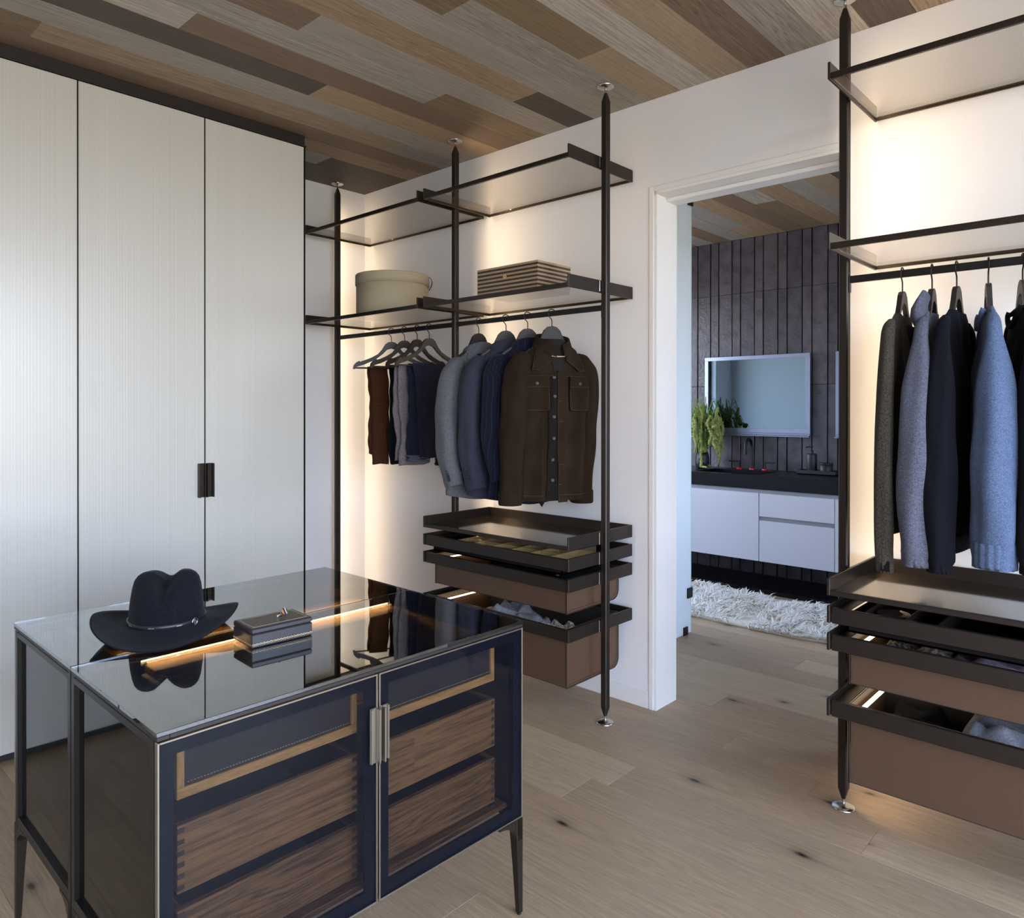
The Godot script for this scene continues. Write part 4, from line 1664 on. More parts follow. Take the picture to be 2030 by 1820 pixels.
func trouser_rail() -> void:
	var xs := [0.5982, 0.7136, 0.8205, 0.9196]
	var turns := [-30.0, -7.0, 1.0, -6.0]
	var hm: Array = [M.hanger, M.hanger_gray, M.hanger, M.hanger_gray]
	var hl := ["wooden hanger holding the rust brown trousers, leftmost on its rail", "wooden hanger holding the black trousers, second on its rail", "black wooden hanger holding the grey trousers", "wooden hanger holding the dark jeans"]
	for i in 4:
		hanger(xs[i], deg_to_rad(turns[i]), hm[i], false, true, hl[i], "trouser hangers on the left rail")
	var specs := [["trousers", "rust brown corduroy trousers folded over the first hanger", "trousers", M.cord], ["trousers", "black trousers folded between the brown and grey pairs", "trousers", M.navy], ["trousers", "pale grey trousers folded beside the jeans", "trousers", M.gray_chino], ["jeans", "dark blue jeans with rolled pale cuffs folded over a hanger", "jeans", M.denim]]
	for i in 4:
		var s: Array = specs[i]
		var t := thing(s[0], s[1], s[2], Vector3(xs[i], RAIL, ZP), deg_to_rad(turns[i]))
		match i:
			0:
				leg_slab(t, "leg", s[3], 0.03, 0.125, -0.016, 0.013, -0.196, -0.68, 1.0, 0.005)
				leg_slab(t, "leg", s[3], 0.02, 0.12, 0.016, 0.013, -0.196, -0.735, 2.2, -0.012)
			1:
				leg_slab(t, "leg", s[3], -0.12, 0.09, -0.015, 0.012, -0.196, -0.73, 3.1)
				leg_slab(t, "leg", s[3], -0.12, 0.065, 0.015, 0.012, -0.196, -0.71, 4.4)
			2:
				leg_slab(t, "leg", s[3], -0.08, 0.145, -0.017, 0.014, -0.196, -0.7, 5.2, 0.0)
				leg_slab(t, "leg", s[3], -0.1, 0.14, 0.017, 0.014, -0.196, -0.725, 6.0, 0.006)
			3:
				leg_slab(t, "leg", s[3], -0.13, 0.115, -0.018, 0.015, -0.194, -0.69, 7.1, 0.02)
				leg_slab(t, "leg", s[3], -0.15, 0.11, 0.018, 0.015, -0.194, -0.68, 8.0, -0.02)
				leg_slab(t, "cuff", M.denim_light, 0.0, 0.125, -0.018, 0.021, -0.672, -0.705, 7.4, 0.0)
				leg_slab(t, "cuff", M.denim, -0.15, -0.03, 0.018, 0.021, -0.67, -0.73, 8.3, 0.0)
				for yy in [-0.655, -0.668]:
					var st := S()
					tube(st, [Vector3(0.037, yy, -0.14), Vector3(0.039, yy + 0.003, -0.06)], 0.0012, 5)
					obj("stitching", st, M.stitch, t)


# torso tables: y -> half width, y -> half depth
func torso_front(g: Dictionary, u: float, y: float) -> float:
	var w := interp(g.w, -y)
	var d := interp(g.d, -y)
	var k := clampf(absf(u) / w, 0.0, 1.0)
	var f := smoothstep(0.12, 0.4, -y)
	return d * pow(1.0 - pow(k, 2.4), 0.55) + f * (0.008 * sin(u * 38.0 + g.seed + y * 3.0) + 0.005 * sin(u * 70.0 + y * 9.0 + g.seed * 2.0) + 0.003 * sin(y * 34.0 + u * 26.0))


func torso(t: Node3D, g: Dictionary, m: Material, open0 := 0.0, open1 := 0.0) -> MeshInstance3D:
	# ring runs from one front edge round the back to the other; open0/open1 = gap left (u) at top/bottom
	var st := S()
	var rings := []
	var n := 64
	var steps := 40
	var ytop: float = g.top
	var ybot: float = g.bot
	var sgn: float = g.get("face", 1.0)
	for i in steps + 1:
		var f := float(i) / steps
		var y := -lerpf(ytop, ybot, f)
		var w := interp(g.w, -y)
		var d := interp(g.d, -y)
		var rr := PackedVector3Array()
		for j in n:
			var a := TAU * j / n
			var ca := cos(a)
			var sa := sin(a)
			var u := signf(ca) * pow(absf(ca), 0.8) * w
			var x: float
			if sa >= 0.0:
				x = torso_front(g, u, y)
			else:
				x = -d * 0.9 * pow(1.0 - pow(clampf(absf(u) / w, 0.0, 1.0), 2.4), 0.55) + 0.005 * sin(u * 45.0 + g.seed * 3.0)
			var hem := 0.0
			if g.has("hem"):
				hem = g.hem * pow(absf(u) / w, 2.0) * f * f
			rr.append(Vector3(sgn * x, y + hem, u))
		rings.append(rr)
	loft(st, rings, true, false, false)
	return obj("body", st, m, t)


func sleeve(t: Node3D, m: Material, pts: Array, rad: Array, flat: float, seed_: float) -> MeshInstance3D:
	var st := S()
	var path := smooth_path(pts, 8)
	var rings := []
	var n := 28
	for i in path.size():
		var f := float(i) / (path.size() - 1)
		var ta: Vector3 = (path[mini(i + 1, path.size() - 1)] - path[maxi(i - 1, 0)]).normalized()
		var ex := (Vector3(0, 0, 1) - ta * ta.z).normalized()
		var ey := ta.cross(ex)
		var r := interp(rad, f)
		var rr := PackedVector3Array()
		for j in n:
			var a := TAU * j / n
			var k := 1.0 + 0.07 * sin(a * 3.0 + seed_ + f * 4.0) * smoothstep(0.1, 0.3, f) + 0.05 * sin(a * 5.0 - f * 7.0 + seed_ * 2.0) * smoothstep(0.2, 0.4, f) + 0.05 * sin(f * 22.0 + a * 2.0 + seed_) * smoothstep(0.35, 0.6, f) * (1.0 - smoothstep(0.85, 1.0, f))
			rr.append(path[i] + ex * cos(a) * r * k + ey * sin(a) * r * flat * k)
		rings.append(rr)
	loft(st, rings, true, false, false)
	# turned-in end
	var last: PackedVector3Array = rings[-1]
	var ce := Vector3.ZERO
	for p in last:
		ce += p / n
	var inner := PackedVector3Array()
	var inner2 := PackedVector3Array()
	for p in last:
		inner.append(p.lerp(ce, 0.12))
		inner2.append(p.lerp(ce, 0.14) + Vector3(0, 0.06, 0))
	loft(st, [last, inner, inner2], true, false, false, 1)
	return obj("sleeve", st, m, t)


# a patch that lies on the garment's front: outline given as rows of [y, u_left, u_right], lifted by off
func patch(t: Node3D, called: String, g: Dictionary, rows: Array, off: float, m: Material, thick := 0.004) -> MeshInstance3D:
	var st := S()
	var front := []
	var steps := 10
	for i in rows.size() - 1:
		for s in (4 if i < rows.size() - 2 else 5):
			var f := s / 4.0
			var y := lerpf(rows[i][0], rows[i + 1][0], f)
			var a := lerpf(rows[i][1], rows[i + 1][1], f)
			var b := lerpf(rows[i][2], rows[i + 1][2], f)
			var rr := PackedVector3Array()
			for k in steps + 1:
				var u := lerpf(a, b, float(k) / steps)
				rr.append(Vector3(torso_front(g, u, y) + off, y, u))
			for k in steps + 1:
				var u := lerpf(b, a, float(k) / steps)
				rr.append(Vector3(torso_front(g, u, y) + off - thick, y, u))
			front.append(rr)
	loft(st, front, true, true, true)
	return obj(called, st, m, t)


func seam_line(t: Node3D, g: Dictionary, pts: Array, off: float, m: Material, r := 0.0009) -> void:
	var st := S()
	var path := []
	for i in pts.size() - 1:
		for s in 6:
			var p: Vector2 = pts[i].lerp(pts[i + 1], s / 6.0)
			path.append(Vector3(torso_front(g, p.x, p.y) + off, p.y, p.x))
	path.append(Vector3(torso_front(g, pts[-1].x, pts[-1].y) + off, pts[-1].y, pts[-1].x))
	tube(st, path, r, 4)
	obj("seam", st, m, t)


func button(t: Node3D, p: Vector3, nrm: Vector3, r: float, m: Material) -> void:
	var st := S()
	var q := Quaternion(Vector3.UP, nrm.normalized())
	lathe(st, [[0.0, 0.0], [r, 0.0], [r, 0.0018], [r * 0.8, 0.003], [r * 0.6, 0.0022], [0.0, 0.0022]], Vector3.ZERO, 14, Transform3D(Basis(q), p))
	obj("button", st, m, t)


func blazer(x: float, turn: float, m: Material, label: String, seed_: float, bot: float, cuff_y: float, buttons: Array, lapel: bool, sway: float) -> void:
	var t := thing("blazer", label, "jacket", Vector3(x, RAIL, ZP), deg_to_rad(turn))
	var g := {"top": 0.124, "bot": bot, "seed": seed_, "w": [[0.12, 0.05], [0.148, 0.08], [0.18, 0.122], [0.215, 0.163], [0.25, 0.186], [0.33, 0.188], [0.5, 0.178], [0.7, 0.19], [0.87, 0.2]], "d": [[0.095, 0.03], [0.16, 0.045], [0.25, 0.058], [0.5, 0.062], [0.86, 0.06]], "hem": 0.03}
	torso(t, g, m)
	for s in [1.0, -1.0]:
		var y2 := -cuff_y
		var pts := [Vector3(0, -0.2, s * 0.115), Vector3(0, -0.245, s * 0.158), Vector3(0.004, -0.34, s * (sway - 0.01)), Vector3(0.006, -0.5, s * sway), Vector3(0.02, -0.65, s * (sway - 0.002)), Vector3(0.045, y2, s * (sway - 0.022))]
		if s < 0.0:
			pts = [Vector3(0, -0.2, -0.115), Vector3(0, -0.245, -0.153), Vector3(0.004, -0.32, -0.178), Vector3(0.006, -0.5, -0.178), Vector3(0.02, -0.65, -0.17), Vector3(0.045, y2, -0.15)]
		var o := sleeve(t, m, pts, [[0.0, 0.03], [0.14, 0.044], [0.3, 0.056 if s > 0.0 else 0.05], [0.6, 0.055 if s > 0.0 else 0.048], [1.0, 0.047 if s > 0.0 else 0.042]], 1.08, seed_ + s)
		if s > 0.0:
			for b in buttons.size():
				# cuff buttons sit in a row on the outer seam
				var by: float = buttons[b]
				var f := (by + 0.65) / (y2 + 0.65)
				var c := Vector3(lerpf(0.02, 0.045, f), by, lerpf(sway - 0.002, sway - 0.022, f))
				var d := Vector3(0.35, 0.05, 0.94).normalized()
				button(o, c + d * 0.049, d, 0.0085, M.strap)
	# collar band round the neck
	var st := S()
	var rings := []
	for k in 4:
		var f := k / 3.0
		var rr := PackedVector3Array()
		for j in 25:
			var a := PI * (0.26 + 1.48 * j / 24.0) + PI / 2
			var sp := 1.0 + 0.35 * absf(j - 12) / 12.0
			var yy: float = [-0.124, -0.102, -0.104, -0.16][k] - 0.05 * pow(absf(j - 12) / 12.0, 2.0)
			var rad: float = [0.058, 0.06, 0.064, 0.078][k] * sp
			rr.append(Vector3(-cos(a - PI / 2) * 0.055 * (rad / 0.06) * 0.9, yy, sin(a - PI / 2) * rad))
		rings.append(rr)
	loft(st, rings, false)
	obj("collar", st, m, t)
	if lapel:
		for s in [1.0, -1.0]:
			patch(t, "lapel", g, [[-0.155, s * 0.05, s * 0.086], [-0.19, s * 0.045, s * 0.105], [-0.215, s * 0.042, s * 0.088], [-0.225, s * 0.04, s * 0.116], [-0.31, s * 0.022, s * 0.09], [-0.45, s * 0.004, s * 0.016]], 0.007, m)
		patch(t, "shirt_opening", g, [[-0.14, -0.045, 0.045], [-0.22, -0.04, 0.04], [-0.42, -0.004, 0.004]], 0.002, M.lining)
	patch(t, "pocket_flap", g, [[-0.56, 0.06, 0.15], [-0.61, 0.062, 0.152]], 0.006, m)


func jackets() -> void:
	var xs := [1.2915, 1.4764, 1.6148, 1.7607]
	var turns := [-4.0, -21.0, -22.0, -22.0]
	var names := ["wide wooden hanger inside the grey tweed blazer", "wide wooden hanger inside the plain navy blazer", "wide wooden hanger inside the pinstriped blazer", "wide dark hanger inside the brown suede jacket"]
	for i in 4:
		hanger(xs[i], deg_to_rad(turns[i]), M.hanger if i in [0, 3] else M.hanger_gray, true, false, names[i], "jacket hangers on the middle rail", 0.72)
	blazer(xs[0], turns[0], M.tweed, "grey tweed blazer, leftmost of the hanging jackets", 0.6, 0.87, 0.79, [-0.72, -0.735, -0.75, -0.765], true, 0.204)
	blazer(xs[1], turns[1], M.blue_wool, "plain slate blue blazer between the tweed and pinstripe ones", 2.1, 0.862, 0.8, [-0.71, -0.727, -0.744, -0.761], true, 0.19)
	blazer(xs[2], turns[2], M.pin, "navy pinstriped blazer just left of the brown suede jacket", 3.7, 0.865, 0.75, [-0.665, -0.682, -0.699], true, 0.173)
	suede_jacket(xs[3], turns[3])


func suede_jacket(x: float, turn: float) -> void:
	var t := thing("suede_jacket", "dark brown suede shirt jacket with chest pockets, rightmost on its rail", "jacket", Vector3(x, RAIL, ZP), deg_to_rad(turn))
	var g := {"top": 0.118, "bot": 0.838, "seed": 1.3, "w": [[0.115, 0.058], [0.142, 0.086], [0.175, 0.126], [0.21, 0.164], [0.245, 0.186], [0.31, 0.192], [0.5, 0.19], [0.84, 0.2]], "d": [[0.1, 0.04], [0.16, 0.05], [0.25, 0.064], [0.5, 0.066], [0.84, 0.062]]}
	torso(t, g, M.suede)
	# dark inside seen through the unbuttoned front and neck
	patch(t, "lining", g, [[-0.12, -0.05, 0.05], [-0.18, -0.045, 0.045], [-0.3, -0.012, 0.02]], 0.0025, M.lining)
	var st := S()
	tube(st, [Vector3(torso_front(g, -0.03, -0.196) + 0.004, -0.196, -0.034), Vector3(torso_front(g, 0.0, -0.198) + 0.006, -0.198, 0.0), Vector3(torso_front(g, 0.03, -0.196) + 0.004, -0.196, 0.034)], 0.003, 6)
	obj("hanger_loop", st, M.stitch, t)
	# under-placket with buttons (towards the room) and the overlapping edge
	patch(t, "button_placket", g, [[-0.29, 0.0, 0.05], [-0.5, 0.004, 0.06], [-0.832, 0.0, 0.065]], 0.004, M.suede_dark, 0.003)
	patch(t, "front_panel", g, [[-0.262, -0.04, 0.012], [-0.33, -0.045, 0.012], [-0.55, -0.045, 0.006], [-0.845, -0.045, 0.002]], 0.0085, M.suede, 0.005)
	patch(t, "front_panel", g, [[-0.28, 0.064, 0.15], [-0.45, 0.072, 0.16], [-0.7, 0.082, 0.165], [-0.826, 0.085, 0.165]], 0.0075, M.suede, 0.005)
	seam_line(t, g, [Vector2(0.011, -0.27), Vector2(0.011, -0.33), Vector2(0.005, -0.55), Vector2(0.001, -0.84)], 0.0095, M.thread, 0.0009)
	for y in [-0.292, -0.375, -0.465, -0.56, -0.655, -0.745]:
		var u: float = 0.03 - 0.01 * (y + 0.292) * 0.5
		button(t, Vector3(torso_front(g, u, y) + 0.005, y, u), Vector3(1, 0.05, 0.05), 0.0085, M.strap)
		if y < -0.3:
			seam_line(t, g, [Vector2(0.0, y - 0.02), Vector2(-0.018, y - 0.022)], 0.0095, M.thread, 0.0012)
	# collar: stand at the back and two pointed leaves
	st = S()
	var rings := []
	for k in 4:
		var rr := PackedVector3Array()
		for j in 25:
			var q := (j - 12) / 12.0
			var a := PI * 0.94 * q
			var sp := 1.0 + 0.3 * absf(q)
			var yy: float = [-0.118, -0.088, -0.086, -0.142][k] - 0.06 * q * q
			var rad: float = [0.06, 0.064, 0.069, 0.084][k] * sp
			rr.append(Vector3(-cos(a) * 0.056 * (rad / 0.064) * 0.9, yy, sin(a) * rad))
		rings.append(rr)
	loft(st, rings, false)
	obj("collar", st, M.suede, t)
	for s in [1.0, -1.0]:
		patch(t, "collar_leaf", g, [[-0.148, s * 0.05, s * 0.096], [-0.18, s * 0.045, s * 0.108], [-0.215, s * 0.036, s * 0.118], [-0.23, s * 0.058, s * 0.126], [-0.262, s * 0.1, s * 0.13]], 0.013, M.suede, 0.008)
		seam_line(t, g, [Vector2(s * 0.04, -0.216), Vector2(s * 0.06, -0.231), Vector2(s * 0.1, -0.26), Vector2(s * 0.129, -0.258), Vector2(s * 0.114, -0.19)], 0.0145, M.thread, 0.0008)
		# yoke seam, chest pocket with buttoned flap
		seam_line(t, g, [Vector2(s * 0.03, -0.285), Vector2(s * 0.17, -0.285)], 0.009, M.thread, 0.0009)
		var a: float = s * 0.054
		var b: float = s * 0.162
		patch(t, "pocket", g, [[-0.29, a, b], [-0.43, a, b], [-0.44, a + s * 0.006, b - s * 0.006]], 0.011, M.suede, 0.004)
		patch(t, "pocket_flap", g, [[-0.287, a - s * 0.002, b + s * 0.002], [-0.335, a - s * 0.002, b + s * 0.002]], 0.0145, M.suede, 0.004)
		seam_line(t, g, [Vector2(a, -0.333), Vector2(b, -0.333)], 0.0152, M.thread, 0.0009)
		seam_line(t, g, [Vector2(a + s * 0.003, -0.34), Vector2(a + s * 0.003, -0.427), Vector2(a + s * 0.01, -0.436), Vector2(b - s * 0.01, -0.436), Vector2(b - s * 0.003, -0.427), Vector2(b - s * 0.003, -0.34)], 0.0118, M.thread, 0.0009)
		var um: float = (a + b) / 2
		button(t, Vector3(torso_front(g, um, -0.318) + 0.0145, -0.318, um), Vector3(1, 0, 0.1), 0.008, M.strap)
	# hem band and hanging back tab
	for q in [[-0.165, 0.0], [0.085, 0.165]]:
		seam_line(t, g, [Vector2(q[0], -0.812), Vector2(q[1], -0.812)], 0.0095, M.thread, 0.0009)
	st = S()
	prism(st, PackedVector2Array([Vector2(0.03, -0.78), Vector2(0.062, -0.78), Vector2(0.058, -0.855), Vector2(0.045, -0.872), Vector2(0.034, -0.855)]), 0.004, Transform3D(Basis(Vector3(0, 0, 1), Vector3(0, 1, 0), Vector3(1, 0, 0)), Vector3(-0.01, 0, 0)))
	obj("back_tab", st, M.suede_dark, t)
	for s in [1.0, -1.0]:
		var pts := [Vector3(0, -0.196, s * 0.118), Vector3(0, -0.24, s * 0.158), Vector3(0.0, -0.34, s * 0.178), Vector3(0.0, -0.5, s * 0.19), Vector3(0.01, -0.68, s * 0.205), Vector3(0.02, -0.845, s * 0.218)]
		if s < 0.0:
			pts = [Vector3(0, -0.196, -0.118), Vector3(0, -0.24, -0.155), Vector3(-0.004, -0.32, -0.178), Vector3(-0.01, -0.5, -0.18), Vector3(-0.012, -0.68, -0.172), Vector3(-0.01, -0.86, -0.16)]
		var o := sleeve(t, M.suede, pts, [[0.0, 0.03], [0.14, 0.05], [0.3, 0.06], [0.6, 0.056], [1.0, 0.048]], 1.0, 4.0 + s)
		st = S()
		var r2 := []
		for yy in [-0.79, -0.796, -0.842, -0.85]:
			var c := Vector3(0.018, yy, 0.216) if s > 0.0 else Vector3(-0.0105, yy - 0.012, -0.164)
			var k := 0.0505 if yy > -0.795 or yy < -0.845 else 0.0525
			r2.append(ring(c, Vector3(0, 0, k), Vector3(k, 0, 0), 24))
		loft(st, r2, true)
		obj("cuff", st, M.suede, o)


func sweater(x: float, turn: float, m: Material, label: String, p: Dictionary) -> Node3D:
	var t := thing("sweater", label, "sweater", Vector3(x, RAIL, ZP), deg_to_rad(turn))
	var dep: float = p.depth
	var g := {"top": 0.135, "bot": p.bot, "seed": p.seed, "face": -1.0, "w": [[0.135, 0.09], [0.16, 0.13], [0.19, 0.165], [0.23, 0.186], [0.32, 0.192], [0.6, 0.192], [0.88, 0.19]], "d": [[0.135, 0.011], [0.2, dep * 0.4], [0.4, dep], [0.6, dep * 1.1], [0.8, dep], [0.9, dep * 0.9]]}
	torso(t, g, m)
	for s in [1.0, -1.0]:
		var y2: float = -p.cuff if s > 0.0 else -p.cuff + 0.02
		var sw: float = p.sway
		var pts := [Vector3(0, -0.165, s * 0.135), Vector3(0, -0.21, s * 0.175), Vector3(sw * 0.4, -0.38, s * 0.206), Vector3(sw * 0.7, -0.6, s * 0.23), Vector3(sw, y2 + 0.07, s * 0.225), Vector3(sw * 1.05, y2, s * 0.22)]
		var r: float = p.sleeve
		var o := sleeve(t, m, pts, [[0.0, 0.012], [0.2, 0.019], [0.42, r * 0.86], [0.62, r], [0.86, r * 0.9], [0.93, r * p.cuffw], [1.0, r * p.cuffw]], 1.0, p.seed + s)
		# ribbed cuff
		var st := S()
		var rings := []
		var kr: float = r * p.cuffw + 0.001
		for k in 8:
			var f := k / 7.0
			var c: Vector3 = pts[4].lerp(pts[5], f) + Vector3(0, -0.004, 0)
			var rr := PackedVector3Array()
			var n := 64
			for j in n:
				var a := TAU * j / n
				var rad := kr * (1.0 + (0.035 if (j % 4) < 2 else -0.012))
				rr.append(c + Vector3(sin(a) * rad, 0, cos(a) * rad))
			rings.append(rr)
		var turn_in := PackedVector3Array()
		for q in rings[7]:
			turn_in.append(q.lerp(pts[5], 0.25) + Vector3(0, 0.03, 0))
		rings.append(turn_in)
		loft(st, rings, true, false, false)
		obj("cuff", st, m, o)
		if p.has("elbow") and s > 0.0:
			st = S()
			cbox(st, pts[5] + Vector3(0.006, 0.016, kr * 0.98), Vector3(0.026, 0.03, 0.004), 0.001)
			obj("label_tab", st, M.knit_black, o)
	# hem ribbing
	var st2 := S()
	var hr := []
	for k in 3:
		var y := -float(p.bot) + 0.045 - 0.024 * k
		var rr := PackedVector3Array()
		for j in 96:
			var a := TAU * j / 96
			var w := 0.199 * (1.0 + 0.004 * (j % 2))
			rr.append(Vector3(signf(sin(a)) * pow(absf(sin(a)), 0.7) * dep * 0.93 * (1.0 + 0.05 * (j % 2)), y, cos(a) * w))
		hr.append(rr)
	loft(st2, hr, true)
	obj("hem_rib", st2, m, t)
	return t


func sweaters() -> void:
	var xs := [3.205, 3.2889, 3.3556, 3.4373, 3.5215]
	var turns := [2.0, 4.0, 0.0, 14.0, 18.0]
	var hn := ["thin dark hanger inside the charcoal knit sweater", "thin dark hanger inside the blue-grey collared sweater", "thin dark hanger inside the navy sweater", "wooden hanger inside the light blue sweater", "wooden hanger inside the black sweater at the frame's edge"]
	for i in 5:
		hanger(xs[i], deg_to_rad(turns[i]), M.hanger if i < 3 else M.hanger_gray, false, false, hn[i], "sweater hangers on the right rail", 0.7)
	sweater(xs[0], turns[0], M.knit_charcoal, "charcoal flecked knit sweater, first right of the doorway post", {"depth": 0.03, "bot": 0.8, "cuff": 0.905, "sleeve": 0.026, "cuffw": 0.85, "sway": 0.004, "seed": 0.4, "elbow": true})
	var t := sweater(xs[1], turns[1], M.knit_blue_gray, "blue-grey knit sweater with stand-up zipped collar", {"depth": 0.035, "bot": 0.82, "cuff": 0.875, "sleeve": 0.05, "cuffw": 0.8, "sway": 0.0, "seed": 1.9})
	# standing collar that has fallen open towards the doorway
	var st := S()
	var rings := []
	for k in 6:
		var f := k / 5.0
		var y := -0.20 + 0.115 * f
		var rr := PackedVector3Array()
		for j in 22:
			var a := TAU * j / 22.0
			var rx := 0.014 + 0.012 * sin(PI * clampf(f * 1.1, 0.0, 1.0))
			rr.append(Vector3(-0.004 - 0.018 * sin(PI * f) + cos(a) * rx * (1.0 - 0.35 * f * f), y + 0.01 * sin(a), 0.075 + sin(a) * (0.075 - 0.03 * f)))
		rings.append(rr)
	loft(st, rings, true, false, true)
	obj("collar", st, M.knit_blue_gray, t)
	st = S()
	prism(st, PackedVector2Array([Vector2(0.0, -0.2), Vector2(-0.034, -0.175), Vector2(-0.04, -0.182), Vector2(-0.03, -0.23), Vector2(-0.02, -0.30), Vector2(-0.012, -0.30), Vector2(0.002, -0.22)]), 0.01, Transform3D(Basis.IDENTITY, Vector3(-0.008, 0.0, 0.13)))
	obj("collar_flap", st, M.knit_navy, t)
	sweater(xs[2], turns[2], M.knit_navy, "dark navy sweater hanging between the blue-grey and light blue ones", {"depth": 0.045, "bot": 0.84, "cuff": 0.885, "sleeve": 0.042, "cuffw": 0.72, "sway": 0.004, "seed": 2.8})
	var b := sweater(xs[3], turns[3], M.knit_blue, "light blue crew-neck sweater with broad ribbed cuff", {"depth": 0.04, "bot": 0.8, "cuff": 0.855, "sleeve": 0.056, "cuffw": 0.9, "sway": 0.0, "seed": 4.2})
	for q in [[b, M.knit_blue], [sweater(xs[4], turns[4], M.knit_black, "black sweater cut off by the picture's right edge", {"depth": 0.05, "bot": 0.82, "cuff": 0.86, "sleeve": 0.05, "cuffw": 0.85, "sway": 0.0, "seed": 5.6}), M.knit_black]]:
		st = S()
		var ring_pts := []
		for j in 25:
			var a := TAU * j / 24.0
			ring_pts.append(Vector3(-0.012 - 0.016 * (0.5 + 0.5 * cos(a)), -0.142 - 0.05 * (0.5 + 0.5 * cos(a)) * absf(cos(a)), 0.088 * sin(a)))
		tube(st, ring_pts, 0.007, 8)
		obj("neckband", st, q[1], q[0])


# ---------------------------------------------------------------- things on shelves, in drawers and on the island
func shelf_boxes() -> void:
	# round hat box
	var R := 0.2
	var t := thing("hat_box", "round cream hat box with lid and dark strap on the corner shelf", "hat box", Vector3(0.62, 1.8383, 0.262))
	var st := S()
	lathe(st, [[0.0, 0.0], [R - 0.004, 0.0], [R - 0.002, 0.002], [R - 0.002, 0.205], [0.0, 0.205]], Vector3.ZERO, 64)
	obj("drum", st, M.hatbox, t)
	st = S()
	lathe(st, [[R - 0.001, 0.172], [R + 0.003, 0.172], [R + 0.003, 0.226], [R, 0.229], [0.0, 0.229]], Vector3.ZERO, 64)
	var lid := obj("lid", st, M.hatbox, t)
	st = S()
	for k in 110:
		var a := TAU * k / 110.0
		cbox(st, Vector3(0, 0, 0), Vector3(0.0012, 0.0012, 0.0055), 0.0, 0, Transform3D(Basis(Vector3.UP, -a), Vector3(cos(a) * (R + 0.0032), 0.221, sin(a) * (R + 0.0032))))
	obj("stitching", st, mat(C(236, 228, 206), 0.7), lid).set_meta("kind", "stuff")
	st = S()
	var a0 := deg_to_rad(-41.0)
	var bs := Basis(Vector3.UP, -a0)
	var rings := []
	for k in 9:
		var f := k / 8.0
		var y := lerpf(0.231, 0.15, f)
		var x := R + 0.005 + 0.02 * sin(PI * f) * (1.0 - 0.3 * f)
		if k == 0:
			x = R - 0.02
		var w := 0.012 * (1.0 - 0.6 * f * f)
		rings.append(PackedVector3Array([bs * Vector3(x, y, -w), bs * Vector3(x, y, w), bs * Vector3(x - 0.003, y, w), bs * Vector3(x - 0.003, y, -w)]))
	loft(st, rings, true, true, true, -1)
	obj("strap", st, M.black, t)
	# striped box
	t = thing("striped_box", "flat box banded in dark and light wood stripes with brass keyhole", "box", Vector3(1.5015, 1.8383, 0.2471))
	var w := 0.362
	var d := 0.2225
	st = S()
	box(st, Vector3(0.004, 0.0, 0.004), Vector3(w - 0.004, 0.008, d - 0.004))
	obj("foot", st, M.black, t)
	var n := 13
	for k in n:
		st = S()
		var y0 := 0.0083 + 0.1135 * k / n
		var e := 0.0 if k % 2 == 0 else 0.0003
		box(st, Vector3(e, y0, e), Vector3(w - e, y0 + 0.1135 / n, d - e), 0.0006)
		obj("stripe", st, M.stripe_light if k % 2 == 0 else M.stripe_dark, t)
	st = S()
	var pts := []
	for k in 17:
		var a := TAU * k / 16.0
		pts.append(Vector3(w * 0.475 + 0.008 * cos(a), 0.074 + 0.0055 * sin(a), d + 0.0006))
	tube(st, pts, 0.0018, 6)
	cbox(st, Vector3(w * 0.475, 0.074, d + 0.0003), Vector3(0.002, 0.006, 0.001))
	obj("keyhole_plate", st, M.gold, t)


# soft folded bundle: a rounded slab with creases
func bundle(t: Node3D, called: String, m: Material, size: Vector3, seed_: float, at := Vector3.ZERO, yaw := 0.0) -> void:
	var st := S()
	var rings := []
	var n := 36
	var bs := Basis(Vector3.UP, yaw)
	for i in 21:
		var f := i / 20.0
		var ph := lerpf(-PI / 2, PI / 2, f)
		var rr := PackedVector3Array()
		for j in n:
			var a := TAU * j / n
			var k := pow(cos(ph), 0.35)
			var x := signf(cos(a)) * pow(absf(cos(a)), 0.6) * size.x / 2 * k
			var z := signf(sin(a)) * pow(absf(sin(a)), 0.6) * size.z / 2 * k
			var y := (signf(sin(ph)) * pow(absf(sin(ph)), 0.8) * 0.5 + 0.5) * size.y
			var wr := 0.5 * sin(x * 60.0 + seed_ + z * 20.0) + 0.5 * sin(z * 75.0 - x * 32.0 + seed_ * 2.0)
			y *= 1.0 + 0.16 * wr * smoothstep(0.4, 0.9, f) + 0.12 * sin(x * 18.0 + seed_)
			rr.append(at + bs * Vector3(x * (1.0 + 0.05 * sin(a * 5.0 + seed_)), y, z * (1.0 + 0.05 * sin(a * 4.0 + seed_))))
		rings.append(rr)
	loft(st, rings, true)
	obj(called, st, m, t)


func put_bundle(called: String, label: String, cat: String, m: Material, at: Vector3, size: Vector3, seed_: float, yaw := 0.0) -> Node3D:
	var t := thing(called, label, cat, at, yaw)
	bundle(t, "fold", m, size, seed_)
	return t


